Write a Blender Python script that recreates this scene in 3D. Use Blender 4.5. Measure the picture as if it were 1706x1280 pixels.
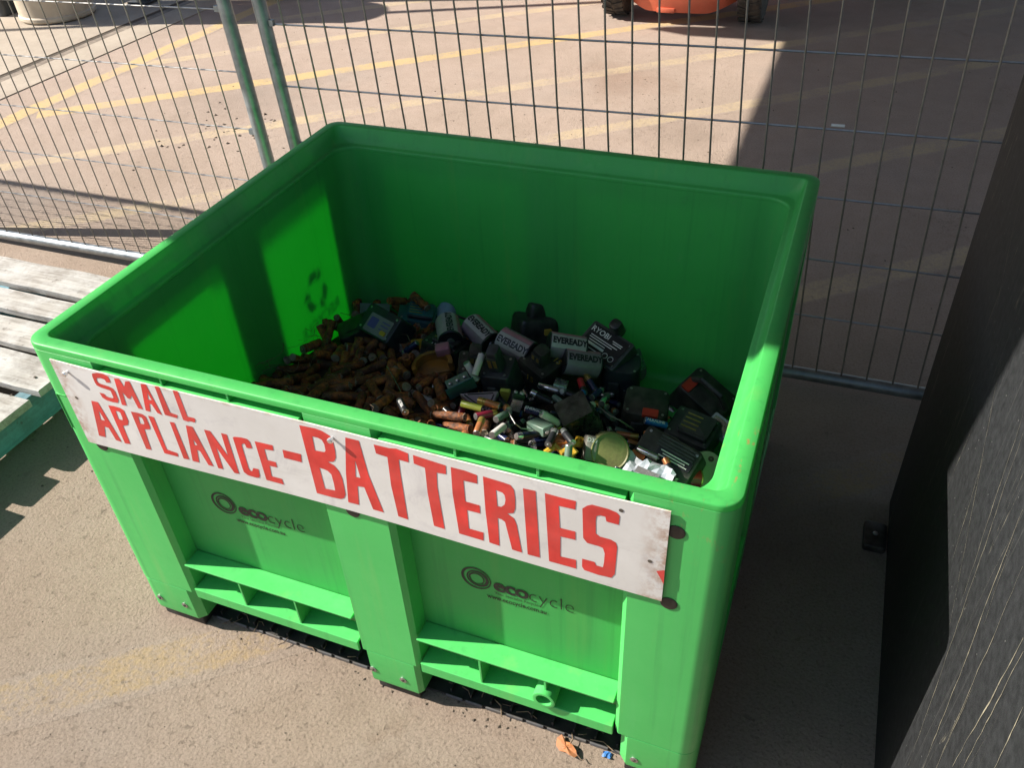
import bpy, bmesh, math, random
from mathutils import Vector, Matrix, Euler, Quaternion
R = random.Random(7)
PI = math.pi
S = bpy.context.scene
for o in list(bpy.data.objects):
    bpy.data.objects.remove(o)

# ---------------------------------------------------------------- camera
cam_d = bpy.data.cameras.new('camera')
cam_d.sensor_width = 36.0
cam_d.lens = 29.7294
cam_d.clip_start = 0.02
cam_d.clip_end = 800
cam = bpy.data.objects.new('camera', cam_d)
S.collection.objects.link(cam)
M = Matrix(((0.9311022, -0.1938063, 0.3090109, 1.22837),
            (0.3621704, 0.5919471, -0.7200217, -0.77234),
            (-0.0433734, 0.7823284, 0.6213542, 1.54467),
            (0, 0, 0, 1)))
cam.matrix_world = M
S.camera = cam

# ---------------------------------------------------------------- light
SUN = Vector((1.0, 0.26, -0.82)).normalized()
W = bpy.data.worlds.new('World')
S.world = W
W.use_nodes = True
nt = W.node_tree
bg = nt.nodes['Background']
sky = nt.nodes.new('ShaderNodeTexSky')
sky.sky_type = 'NISHITA'
sky.sun_disc = False
sky.sun_elevation = math.asin(-SUN.z)
sky.sun_rotation = math.atan2(-SUN.x, -SUN.y)
nt.links.new(sky.outputs[0], bg.inputs[0])
bg.inputs[1].default_value = 0.080
ld = bpy.data.lights.new('sun', 'SUN')
ld.energy = 5.0
ld.angle = math.radians(0.55)
ld.color = (1.0, 0.93, 0.83)
sun = bpy.data.objects.new('sun', ld)
sun.rotation_euler = SUN.to_track_quat('-Z', 'Y').to_euler()
sun.location = (-5, -2, 6)
S.collection.objects.link(sun)
S.view_settings.view_transform = 'Standard'
S.view_settings.look = 'None'
S.view_settings.exposure = 1.0
S.view_settings.gamma = 1
S.view_settings.use_curve_mapping = False
S.cycles.max_bounces = 10
S.cycles.transmission_bounces = 6
S.cycles.diffuse_bounces = 6
S.cycles.sample_clamp_indirect = 6.0

# ---------------------------------------------------------------- helpers
C = S.collection

def link(o, parent=None):
    C.objects.link(o)
    if parent is not None:
        o.parent = parent
    return o

def tag(o, label=None, cat=None, group=None, kind=None):
    if label: o['label'] = label
    if cat: o['category'] = cat
    if group: o['group'] = group
    if kind: o['kind'] = kind
    return o

def empty(name, label, cat, loc=(0, 0, 0), rot=None, group=None):
    o = bpy.data.objects.new(name, None)
    o.empty_display_size = 0.02
    C.objects.link(o)
    o.location = loc
    if rot is not None:
        if isinstance(rot, Matrix):
            o.rotation_euler = rot.to_euler()
        else:
            o.rotation_euler = rot
    return tag(o, label, cat, group)

class MB:
    """collects faces for one mesh"""
    def __init__(s):
        s.v = []; s.f = []; s.m = []
    def add(s, vs, fs, mi=0):
        b = len(s.v)
        s.v.extend([tuple(p) for p in vs])
        for f in fs:
            s.f.append(tuple(b + i for i in f)); s.m.append(mi)
        return s
    def box(s, x0, x1, y0, y1, z0, z1, mi=0):
        vs = [(x, y, z) for z in (z0, z1) for y in (y0, y1) for x in (x0, x1)]
        return s.add(vs, [(0, 2, 3, 1), (4, 5, 7, 6), (0, 1, 5, 4), (2, 6, 7, 3), (0, 4, 6, 2), (1, 3, 7, 5)], mi)
    def loft(s, loops, cap0=True, cap1=True, mi=0, close=False):
        n = len(loops[0]); vs = [p for l in loops for p in l]; fs = []
        k = len(loops)
        for a in range(k if close else k - 1):
            b = (a + 1) % k
            for i in range(n):
                j = (i + 1) % n
                fs.append((a * n + i, a * n + j, b * n + j, b * n + i))
        if not close:
            if cap0: fs.append(tuple(range(n - 1, -1, -1)))
            if cap1: fs.append(tuple((k - 1) * n + i for i in range(n)))
        return s.add(vs, fs, mi)
    def tube(s, pts, r, n=8, mi=0, cap=True, radii=None):
        pts = [Vector(p) for p in pts]; loops = []
        for i, p in enumerate(pts):
            d = (pts[min(i + 1, len(pts) - 1)] - pts[max(i - 1, 0)])
            if d.length < 1e-9: d = Vector((0, 0, 1))
            d.normalize()
            u = d.cross(Vector((0, 0, 1)))
            if u.length < 0.05: u = d.cross(Vector((1, 0, 0)))
            u.normalize(); w = u.cross(d)
            rr = radii[i] if radii else r
            loops.append([p + (u * math.cos(2 * PI * k / n) - w * math.sin(2 * PI * k / n)) * rr for k in range(n)])
        return s.loft(loops, cap, cap, mi)
    def lathe(s, prof, n=16, mi=None, axis='z'):
        """prof: list of (r, h[, mat]) ; open profile, capped"""
        loops = []
        for p in prof:
            loops.append([(p[0] * math.cos(2 * PI * k / n), p[0] * math.sin(2 * PI * k / n), p[1]) for k in range(n)])
        b = len(s.v); s.v.extend([q for l in loops for q in l])
        for a in range(len(prof) - 1):
            m = prof[a][2] if len(prof[a]) > 2 else (mi or 0)
            for i in range(n):
                j = (i + 1) % n
                s.f.append((b + a * n + i, b + a * n + j, b + (a + 1) * n + j, b + (a + 1) * n + i)); s.m.append(m)
        s.f.append(tuple(b + i for i in range(n - 1, -1, -1))); s.m.append(prof[0][2] if len(prof[0]) > 2 else (mi or 0))
        a = len(prof) - 1
        s.f.append(tuple(b + a * n + i for i in range(n))); s.m.append(prof[-1][2] if len(prof[-1]) > 2 else (mi or 0))
        return s
    def prism(s, poly, z0, z1, mi=0):
        return s.loft([[(x, y, z0) for x, y in poly], [(x, y, z1) for x, y in poly]], True, True, mi)
    def build(s, name, mats, parent=None, smooth=False, bevel=0, seg=2, angle=0.6):
        me = bpy.data.meshes.new(name)
        me.from_pydata(s.v, [], s.f)
        if not isinstance(mats, (list, tuple)): mats = [mats]
        for m in mats: me.materials.append(m)
        if any(s.m): me.polygons.foreach_set('material_index', s.m)
        bm = bmesh.new(); bm.from_mesh(me)
        bmesh.ops.recalc_face_normals(bm, faces=bm.faces)
        if bevel:
            es = [e for e in bm.edges if len(e.link_faces) == 2 and e.calc_face_angle(0) > 0.5]
            bmesh.ops.bevel(bm, geom=es, offset=bevel, segments=seg, profile=0.5, affect='EDGES', clamp_overlap=True)
        for f in bm.faces: f.smooth = smooth or bool(bevel)
        if smooth or bevel:
            for e in bm.edges:
                if len(e.link_faces) == 2 and e.calc_face_angle(0) > angle: e.smooth = False
        bm.to_mesh(me); bm.free(); me.update()
        o = bpy.data.objects.new(name, me)
        return link(o, parent)

def rrect(x0, x1, y0, y1, z, r, n=5):
    r = max(1e-4, min(r, (x1 - x0) / 2 - 1e-4, (y1 - y0) / 2 - 1e-4))
    out = []
    for cx, cy, a in ((x1 - r, y1 - r, 0), (x0 + r, y1 - r, PI / 2), (x0 + r, y0 + r, PI), (x1 - r, y0 + r, 1.5 * PI)):
        for k in range(n + 1):
            t = a + PI / 2 * k / n
            out.append((cx + r * math.cos(t), cy + r * math.sin(t), z))
    return out

def rbox(mb, l, w, h, r=0.01, b=0.006, taper=0.0, z0=0.0, mi=0, cx=0, cy=0):
    """rounded box standing on z0, taper shrinks the top"""
    lv = []
    for i, (ins, z) in enumerate(((b, 0), (b * .3, b * .3), (0, b), (taper * .5, h * .5), (taper, h - b), (taper + b * .3, h - b * .3), (taper + b, h))):
        lv.append(rrect(cx - l / 2 + ins, cx + l / 2 - ins, cy - w / 2 + ins, cy + w / 2 - ins, z0 + z, max(r - ins * .5, .001), 4))
    return mb.loft(lv, True, True, mi)

def text_data(body, size=1.0, offset=0.0, align='CENTER', space=1.0):
    cu = bpy.data.curves.new('t', 'FONT')
    cu.body = body; cu.size = size; cu.offset = offset; cu.align_x = align; cu.align_y = 'CENTER'
    cu.resolution_u = 3; cu.space_character = space; cu.fill_mode = 'FRONT'
    o = bpy.data.objects.new('t', cu); C.objects.link(o)
    dg = bpy.context.evaluated_depsgraph_get(); dg.update()
    me = bpy.data.meshes.new_from_object(o.evaluated_get(dg))
    vs = [tuple(v.co) for v in me.vertices]; fs = [tuple(p.vertices) for p in me.polygons]
    bpy.data.objects.remove(o); bpy.data.curves.remove(cu); bpy.data.meshes.remove(me)
    return vs, fs

def text_flat(name, body, size, mat, parent, mtx, offset=0.0, sx=1.0, align='CENTER', space=1.0):
    """lettering in the xy plane of mtx"""
    vs, fs = text_data(body, size, offset, align, space)
    mb = MB(); mb.add([mtx @ Vector((x * sx, y, 0)) for x, y, z in vs], fs)
    return mb.build(name, mat, parent)

def text_round(name, body, size, mat, parent, r, mid=PI / 2, along=0.0, offset=0.0, flip=1, sx=1.0):
    """lettering wrapped on a cylinder of axis x, radius r; reads along x"""
    vs, fs = text_data(body, size, offset)
    me = bpy.data.meshes.new('t'); me.from_pydata(vs, [], fs)
    bm = bmesh.new(); bm.from_mesh(me); bpy.data.meshes.remove(me)
    y0 = min(v[1] for v in vs); y1 = max(v[1] for v in vs); k = max(2, int((y1 - y0) / (r * .16)) + 1)
    for i in range(1, k):
        bmesh.ops.bisect_plane(bm, geom=bm.verts[:] + bm.edges[:] + bm.faces[:], plane_co=(0, y0 + (y1 - y0) * i / k, 0), plane_no=(0, 1, 0))
    bm.verts.index_update()
    vs = [tuple(v.co) for v in bm.verts]; fs = [tuple(v.index for v in f.verts) for f in bm.faces]; bm.free()
    mb = MB()
    mb.add([(along + flip * x * sx, r * math.cos(mid - flip * y / r), r * math.sin(mid - flip * y / r)) for x, y, z in vs], fs)
    return mb.build(name, mat, parent)

def frame(xdir, up=(0, 0, 1), loc=(0, 0, 0)):
    x = Vector(xdir).normalized(); u = Vector(up)
    y = u.cross(x).normalized(); z = x.cross(y)
    m = Matrix((x, y, z)).transposed().to_4x4(); m.translation = Vector(loc)
    return m

def copy_tree(o, parent=None):
    c = o.copy(); C.objects.link(c)
    if parent is not None: c.parent = parent
    for ch in o.children: copy_tree(ch, c)
    return c

# ---------------------------------------------------------------- materials
def nodes(name):
    m = bpy.data.materials.new(name); m.use_nodes = True
    t = m.node_tree; b = t.nodes['Principled BSDF']
    return m, t, b

def N(t, kind, **kw):
    n = t.nodes.new('ShaderNode' + kind)
    for k, v in kw.items(): setattr(n, k, v)
    return n

def ramp(t, src, stops):
    n = N(t, 'ValToRGB')
    e = n.color_ramp.elements
    while len(e) < len(stops): e.new(0.5)
    for i, (p, c) in enumerate(stops):
        e[i].position = p; e[i].color = (c[0], c[1], c[2], 1) if not isinstance(c, (int, float)) else (c, c, c, 1)
    t.links.new(src, n.inputs[0])
    return n.outputs[0]

def mixc(t, fac, a, b, mode='MIX'):
    n = N(t, 'Mix', data_type='RGBA', blend_type=mode)
    for s, v in ((n.inputs[0], fac), (n.inputs[6], a), (n.inputs[7], b)):
        if isinstance(v, (int, float)): s.default_value = v
        elif isinstance(v, tuple): s.default_value = (v[0], v[1], v[2], 1)
        else: t.links.new(v, s)
    return n.outputs[2]

def noise(t, vec, scale, detail=4, rough=0.55, dist=0.0):
    n = N(t, 'TexNoise'); n.inputs['Scale'].default_value = scale; n.inputs['Detail'].default_value = detail
    n.inputs['Roughness'].default_value = rough; n.inputs['Distortion'].default_value = dist
    if vec is not None: t.links.new(vec, n.inputs['Vector'])
    return n.outputs[0]

def coords(t, scale=(1, 1, 1), kind='Object'):
    c = N(t, 'TexCoord'); m = N(t, 'Mapping'); m.inputs['Scale'].default_value = scale
    t.links.new(c.outputs[kind], m.inputs[0])
    return m.outputs[0]

def bump(t, b, h, strength=0.3, dist=0.002, prev=None):
    n = N(t, 'Bump'); n.inputs['Strength'].default_value = strength; n.inputs['Distance'].default_value = dist
    t.links.new(h, n.inputs['Height'])
    if prev is not None: t.links.new(prev, n.inputs['Normal'])
    t.links.new(n.outputs[0], b.inputs['Normal'])
    return n.outputs[0]

def plain(name, col, rough=0.5, metal=0.0, var=0.25, scale=30, dirt=None, dirt_amt=0.0, bmp=0.0, spec=0.5, per_obj=0.0):
    m, t, b = nodes(name)
    v = coords(t)
    if per_obj:
        oi = N(t, 'ObjectInfo'); ad = N(t, 'VectorMath', operation='ADD')
        t.links.new(v, ad.inputs[0]); t.links.new(oi.outputs['Random'], ad.inputs[1]); v = ad.outputs[0]
    n = noise(t, v, scale, 5)
    lo = tuple(c * (1 - var) for c in col); hi = tuple(min(1, c * (1 + var)) for c in col)
    c = ramp(t, n, [(0.3, lo), (0.7, hi)])
    if dirt:
        n2 = noise(t, v, scale * 0.45, 6, 0.65)
        f = ramp(t, n2, [(0.5 - 0.25 * dirt_amt, 0.0), (0.62, min(1.0, dirt_amt * 1.4))])
        c = mixc(t, f, c, dirt)
    if per_obj:
        hs = N(t, 'HueSaturation'); mr = N(t, 'MapRange'); mr.inputs[3].default_value = 1 - per_obj; mr.inputs[4].default_value = 1 + per_obj
        t.links.new(oi.outputs['Random'], mr.inputs[0]); t.links.new(mr.outputs[0], hs.inputs['Value']); t.links.new(c, hs.inputs['Color']); c = hs.outputs[0]
    t.links.new(c, b.inputs['Base Color'])
    rr = ramp(t, n, [(0.2, max(0.05, rough - 0.12)), (0.8, min(1, rough + 0.12))])
    t.links.new(rr, b.inputs['Roughness'])
    b.inputs['Metallic'].default_value = metal
    b.inputs['Specular IOR Level'].default_value = spec
    if bmp: bump(t, b, n, bmp, 0.001)
    return m

def world_pos(t):
    return N(t, 'NewGeometry').outputs['Position']

def asphalt_colour(t, v):
    big = noise(t, v, 1.1, 5, 0.6)
    mid = noise(t, v, 9, 6, 0.65)
    fine = noise(t, v, 160, 3, 0.7)
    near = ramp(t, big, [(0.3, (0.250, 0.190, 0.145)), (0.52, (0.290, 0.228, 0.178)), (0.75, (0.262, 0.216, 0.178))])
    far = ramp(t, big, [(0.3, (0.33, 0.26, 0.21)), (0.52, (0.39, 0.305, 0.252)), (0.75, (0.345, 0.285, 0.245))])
    # the asphalt colour blends to a paler tone beyond the fence line
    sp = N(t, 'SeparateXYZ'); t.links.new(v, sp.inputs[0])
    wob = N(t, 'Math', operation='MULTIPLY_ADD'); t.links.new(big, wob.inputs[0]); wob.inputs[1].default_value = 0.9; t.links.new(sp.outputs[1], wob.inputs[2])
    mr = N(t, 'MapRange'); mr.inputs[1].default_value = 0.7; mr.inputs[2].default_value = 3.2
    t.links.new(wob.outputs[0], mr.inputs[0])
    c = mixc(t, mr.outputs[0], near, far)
    lt = mixc(t, 1.0, c, (1.22, 1.24, 1.26), 'MULTIPLY')
    dk = mixc(t, 1.0, c, (0.42, 0.40, 0.38), 'MULTIPLY')
    c = mixc(t, ramp(t, mid, [(0.35, 0.0), (0.75, 0.55)]), c, lt)
    c = mixc(t, ramp(t, fine, [(0.3, 0.5), (0.5, 0.0)]), c, dk)
    c = mixc(t, ramp(t, fine, [(0.56, 0.0), (0.72, 0.6)]), c, lt)
    st = noise(t, v, 2.3, 7, 0.7, 1.2)
    c = mixc(t, ramp(t, st, [(0.60, 0.0), (0.74, 0.4)]), c, mixc(t, 1.0, c, (0.62, 0.52, 0.45), 'MULTIPLY'))
    # brown spill and oil marks that lie on the yard
    for (px_, py_, r0, r1, col, amt) in ((0.05, 3.62, .02, .32, (0.22, 0.13, 0.085), .38), (-1.75, 2.9, .05, .5, (0.17, 0.14, 0.12), .35), (0.55, 3.05, .05, .35, (0.20, 0.15, 0.12), .30), (-.35, -.30, .05, .5, (0.17, 0.13, 0.10), .16)):
        ds = N(t, 'VectorMath', operation='DISTANCE'); t.links.new(v, ds.inputs[0]); ds.inputs[1].default_value = (px_, py_, 0)
        ad = N(t, 'Math', operation='MULTIPLY_ADD'); t.links.new(st, ad.inputs[0]); ad.inputs[1].default_value = -.75; ad.inputs[2].default_value = .35
        a2 = N(t, 'Math', operation='ADD'); t.links.new(ds.outputs['Value'], a2.inputs[0]); t.links.new(ad.outputs[0], a2.inputs[1])
        c = mixc(t, ramp(t, a2.outputs[0], [(r0, amt), (r1, 0.0)]), c, col)
    # short hairline cracks
    wn = N(t, 'TexNoise'); wn.inputs['Scale'].default_value = 3.5; wn.inputs['Detail'].default_value = 7; wn.inputs['Roughness'].default_value = .7; t.links.new(v, wn.inputs['Vector'])
    ws = N(t, 'VectorMath', operation='SCALE'); ws.inputs['Scale'].default_value = .8; t.links.new(wn.outputs['Color'], ws.inputs[0])
    wa = N(t, 'VectorMath', operation='ADD'); t.links.new(v, wa.inputs[0]); t.links.new(ws.outputs[0], wa.inputs[1])
    vo = N(t, 'TexVoronoi'); vo.feature = 'DISTANCE_TO_EDGE'; vo.inputs['Scale'].default_value = .9; t.links.new(wa.outputs[0], vo.inputs['Vector'])
    gt = noise(t, v, 1.9, 4, .6)
    c = mixc(t, mixc(t, ramp(t, gt, [(0.56, 0.0), (0.62, 0.55)]), (0, 0, 0), ramp(t, vo.outputs['Distance'], [(0.0, 1.0), (0.0045, 0.0)])), c, (0.075, 0.058, 0.045))
    return c, fine, mid

def asphalt_bump(t, b, v, fine, mid):
    vo = N(t, 'TexVoronoi'); vo.inputs['Scale'].default_value = 125; vo.feature = 'F1'
    t.links.new(v, vo.inputs['Vector'])
    inv = N(t, 'Math', operation='SUBTRACT'); inv.inputs[0].default_value = 1.0; t.links.new(vo.outputs['Distance'], inv.inputs[1])
    n3 = noise(t, v, 170, 8, 0.85)
    p1 = bump(t, b, inv.outputs[0], 0.35, 0.003)
    p2 = bump(t, b, mid, 0.3, 0.010, p1)
    p3 = bump(t, b, n3, 0.85, 0.0045, p2)
    pit = ramp(t, noise(t, v, 46, 6, 0.75), [(0.30, 0.0), (0.405, 1.0)])
    bump(t, b, pit, 0.7, 0.005, p3)

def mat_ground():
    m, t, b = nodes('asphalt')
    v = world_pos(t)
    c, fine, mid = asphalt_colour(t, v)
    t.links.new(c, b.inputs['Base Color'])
    b.inputs['Roughness'].default_value = 0.9
    b.inputs['Specular IOR Level'].default_value = 0.25
    asphalt_bump(t, b, v, fine, mid)
    return m

def mat_paint(name, col, cover, half):
    """worn road paint: bare asphalt shows where it has worn through"""
    m, t, b = nodes(name)
    v = world_pos(t)
    c, fine, mid = asphalt_colour(t, v)
    w1 = noise(t, v, 3.2, 7, 0.72)
    w2 = noise(t, v, 75, 4, 0.7)
    s = N(t, 'Math', operation='MULTIPLY_ADD'); t.links.new(w2, s.inputs[0]); s.inputs[1].default_value = 0.7; t.links.new(w1, s.inputs[2])
    ox = N(t, 'SeparateXYZ'); t.links.new(coords(t), ox.inputs[0])
    ab = N(t, 'Math', operation='ABSOLUTE'); t.links.new(ox.outputs[1], ab.inputs[0])
    dv = N(t, 'Math', operation='DIVIDE'); t.links.new(ab.outputs[0], dv.inputs[0]); dv.inputs[1].default_value = half
    eg = ramp(t, dv.outputs[0], [(0.62, 0.0), (1.0, 0.32)])
    sb = N(t, 'Math', operation='SUBTRACT'); t.links.new(s.outputs[0], sb.inputs[0]); t.links.new(eg, sb.inputs[1])
    f = ramp(t, sb.outputs[0], [(0.90 - cover * 0.4, 0.0), (1.16 - cover * 0.4, min(1.0, .25 + cover * 0.75))])
    c = mixc(t, f, c, col)
    t.links.new(c, b.inputs['Base Color'])
    b.inputs['Roughness'].default_value = 0.85
    asphalt_bump(t, b, v, fine, mid)
    return m

def mat_green(name, trans):
    m, t, b = nodes(name)
    v = coords(t)
    vz = coords(t, (14, 14, 1.2))
    n1 = noise(t, v, 3.5, 5, 0.6)
    streak = noise(t, vz, 3, 4, 0.6)
    c = ramp(t, n1, [(0.3, (0.066, 0.455, 0.105)), (0.7, (0.080, 0.515, 0.122))])
    c = mixc(t, ramp(t, streak, [(0.52, 0.0), (0.75, 0.22)]), c, (0.12, 0.50, 0.165))
    # dusty scuffs
    sc = noise(t, v, 22, 8, 0.75)
    c = mixc(t, ramp(t, sc, [(0.60, 0.0), (0.74, 0.35)]), c, (0.20, 0.52, 0.23))
    dk = noise(t, v, 11, 7, 0.7)
    c = mixc(t, ramp(t, dk, [(0.62, 0.0), (0.78, 0.45)]), c, (0.055, 0.27, 0.085))
    # drip marks down the walls, pale scratches and rust crumbs rubbed on the front right corner of the rim
    dv = noise(t, coords(t, (30, 30, 0.9)), 1.6, 5, 0.6)
    c = mixc(t, ramp(t, dv, [(0.56, 0.0), (0.72, 0.5)]), c, (0.05, 0.33, 0.085))
    dw = noise(t, coords(t, (9, 9, 0.7), ), 2.4, 4, 0.6)
    c = mixc(t, ramp(t, dw, [(0.58, 0.0), (0.75, 0.30)]), c, (0.20, 0.46, 0.12))
    dist = N(t, 'VectorMath', operation='DISTANCE'); t.links.new(v, dist.inputs[0]); dist.inputs[1].default_value = (1.175, 0.10, 0.75)
    near = ramp(t, dist.outputs['Value'], [(0.03, 1.0), (0.17, 0.0)])
    sp2 = noise(t, coords(t, (2.2, 0.8, 1)), 26, 3, 0.6)
    c = mixc(t, mixc(t, near, (0, 0, 0), ramp(t, sp2, [(0.60, 0.0), (0.68, 0.75)])), c, (0.42, 0.20, 0.08))
    t.links.new(c, b.inputs['Base Color'])
    r = ramp(t, sc, [(0.3, 0.34), (0.7, 0.55)])
    t.links.new(r, b.inputs['Roughness'])
    b.inputs['Specular IOR Level'].default_value = 0.45
    fine = noise(t, v, 260, 3)
    p = bump(t, b, fine, 0.06, 0.0006)
    bump(t, b, noise(t, v, 7, 3), 0.12, 0.004, p)
    if not trans: return m
    tr = N(t, 'BsdfTranslucent')
    mc = mixc(t, 0.6, c, (0.09, 0.98, 0.10)); t.links.new(mc, tr.inputs[0])
    mx = N(t, 'MixShader'); mx.inputs[0].default_value = trans
    t.links.new(b.outputs[0], mx.inputs[1]); t.links.new(tr.outputs[0], mx.inputs[2])
    t.links.new(mx.outputs[0], t.nodes['Material Output'].inputs[0])
    return m

def mat_rust(name, dark):
    m, t, b = nodes(name)
    v = coords(t)
    oi = N(t, 'ObjectInfo'); ad = N(t, 'VectorMath', operation='ADD'); scl = N(t, 'Math', operation='MULTIPLY'); scl.inputs[1].default_value = 31.0
    t.links.new(oi.outputs['Random'], scl.inputs[0]); t.links.new(v, ad.inputs[0]); t.links.new(scl.outputs[0], ad.inputs[1])
    v = ad.outputs[0]
    n1 = noise(t, v, 55, 7, 0.7); n2 = noise(t, v, 130, 5, 0.7); n3 = noise(t, v, 16, 4)
    k = 0.74 if dark else 1.02
    c = ramp(t, n1, [(0.30, (0.03 * k, 0.016 * k, 0.01 * k)), (0.46, (0.16 * k, 0.054 * k, 0.018 * k)), (0.58, (0.38 * k, 0.115 * k, 0.022 * k)), (0.75, (0.52 * k, 0.20 * k, 0.045 * k))])
    c = mixc(t, ramp(t, n3, [(0.52, 0.0), (0.68, 0.6)]), c, (0.12 * k, 0.085 * k, 0.055 * k))
    c = mixc(t, ramp(t, n2, [(0.56, 0.0), (0.66, 0.85)]), c, (0.02, 0.012, 0.009))
    hs = N(t, 'HueSaturation'); mr = N(t, 'MapRange'); mr.inputs[3].default_value = 0.55; mr.inputs[4].default_value = 1.35
    t.links.new(oi.outputs['Random'], mr.inputs[0]); t.links.new(mr.outputs[0], hs.inputs['Value']); t.links.new(c, hs.inputs['Color'])
    t.links.new(hs.outputs[0], b.inputs['Base Color'])
    t.links.new(ramp(t, n2, [(0.3, 0.5), (0.7, 0.95)]), b.inputs['Roughness'])
    p = bump(t, b, n1, 0.9, 0.0025)
    bump(t, b, n2, 0.5, 0.0015, p)
    return m

def mat_black_board():
    m, t, b = nodes('scratched_black_paint')
    v = coords(t)
    vs = coords(t, (1, 17, 0.5))
    n0 = noise(t, v, 60, 6, 0.7)
    c = ramp(t, n0, [(0.35, (0.013, 0.014, 0.0155)), (0.75, (0.032, 0.034, 0.037))])
    # long pale scratches that run down the board
    s1 = noise(t, vs, 2.2, 5, 0.42, 0.12)
    a1 = N(t, 'Math', operation='SUBTRACT'); t.links.new(s1, a1.inputs[0]); a1.inputs[1].default_value = 0.5
    a2 = N(t, 'Math', operation='ABSOLUTE'); t.links.new(a1.outputs[0], a2.inputs[0])
    gate = noise(t, coords(t, (1, 7, 0.35)), 1.7, 3)
    line = mixc(t, ramp(t, gate, [(0.56, 0.0), (0.62, 0.5)]), (0, 0, 0), ramp(t, a2.outputs[0], [(0.0, 1.0), (0.0016, 0.85), (0.0034, 0.0)]))
    c = mixc(t, line, c, (0.33, 0.30, 0.22))
    s2 = noise(t, coords(t, (1, 70, 0.8)), 2.0, 4, 0.6, 0.3)
    c = mixc(t, ramp(t, s2, [(0.62, 0.0), (0.74, 0.5)]), c, (0.085, 0.085, 0.082))
    vo = N(t, 'TexVoronoi'); vo.inputs['Scale'].default_value = 45; t.links.new(v, vo.inputs['Vector'])
    c = mixc(t, ramp(t, vo.outputs['Distance'], [(0.035, 0.8), (0.06, 0.0)]), c, (0.2, 0.2, 0.19))
    t.links.new(c, b.inputs['Base Color'])
    b.inputs['Roughness'].default_value = 0.72
    b.inputs['Specular IOR Level'].default_value = 0.18
    p = bump(t, b, n0, 0.25, 0.001)
    bump(t, b, s2, 0.3, 0.001, p)
    return m

def mat_wood(name, pale, dark, flake, flake_amt):
    m, t, b = nodes(name)
    oi = N(t, 'ObjectInfo'); ad = N(t, 'VectorMath', operation='ADD'); sc = N(t, 'Math', operation='MULTIPLY'); sc.inputs[1].default_value = 17.0
    v0 = coords(t); t.links.new(oi.outputs['Random'], sc.inputs[0]); t.links.new(v0, ad.inputs[0]); t.links.new(sc.outputs[0], ad.inputs[1])
    mp = N(t, 'Mapping'); mp.inputs['Scale'].default_value = (1.5, 26, 26) if 'board' in name else (26, 1.5, 26)
    t.links.new(ad.outputs[0], mp.inputs[0])
    g = noise(t, mp.outputs[0], 2.2, 7, 0.65, 0.4)
    c = ramp(t, g, [(0.3, dark), (0.6, pale)])
    w = noise(t, ad.outputs[0], 9, 7, 0.72)
    c = mixc(t, ramp(t, w, [(0.54 - 0.2 * flake_amt, 0.0), (0.62, flake_amt)]), c, flake)
    k = noise(t, ad.outputs[0], 30, 5, 0.7)
    c = mixc(t, ramp(t, k, [(0.60, 0.0), (0.72, 0.75)]), c, (0.09, 0.075, 0.06))
    k2 = noise(t, ad.outputs[0], 4.5, 6, 0.7, 0.8)
    c = mixc(t, ramp(t, k2, [(0.54, 0.0), (0.70, 0.55)]), c, (0.20, 0.18, 0.165))
    t.links.new(c, b.inputs['Base Color']); b.inputs['Roughness'].default_value = 0.88
    p = bump(t, b, g, 0.6, 0.004); bump(t, b, w, 0.4, 0.003, p)
    return m

def mat_galv():
    m, t, b = nodes('galvanised_steel')
    v = coords(t)
    n = noise(t, v, 35, 4)
    c = ramp(t, n, [(0.3, (0.21, 0.24, 0.26)), (0.7, (0.36, 0.39, 0.41))])
    t.links.new(c, b.inputs['Base Color']); b.inputs['Metallic'].default_value = 0.75
    t.links.new(ramp(t, n, [(0.3, 0.36), (0.7, 0.52)]), b.inputs['Roughness'])
    return m

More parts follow.
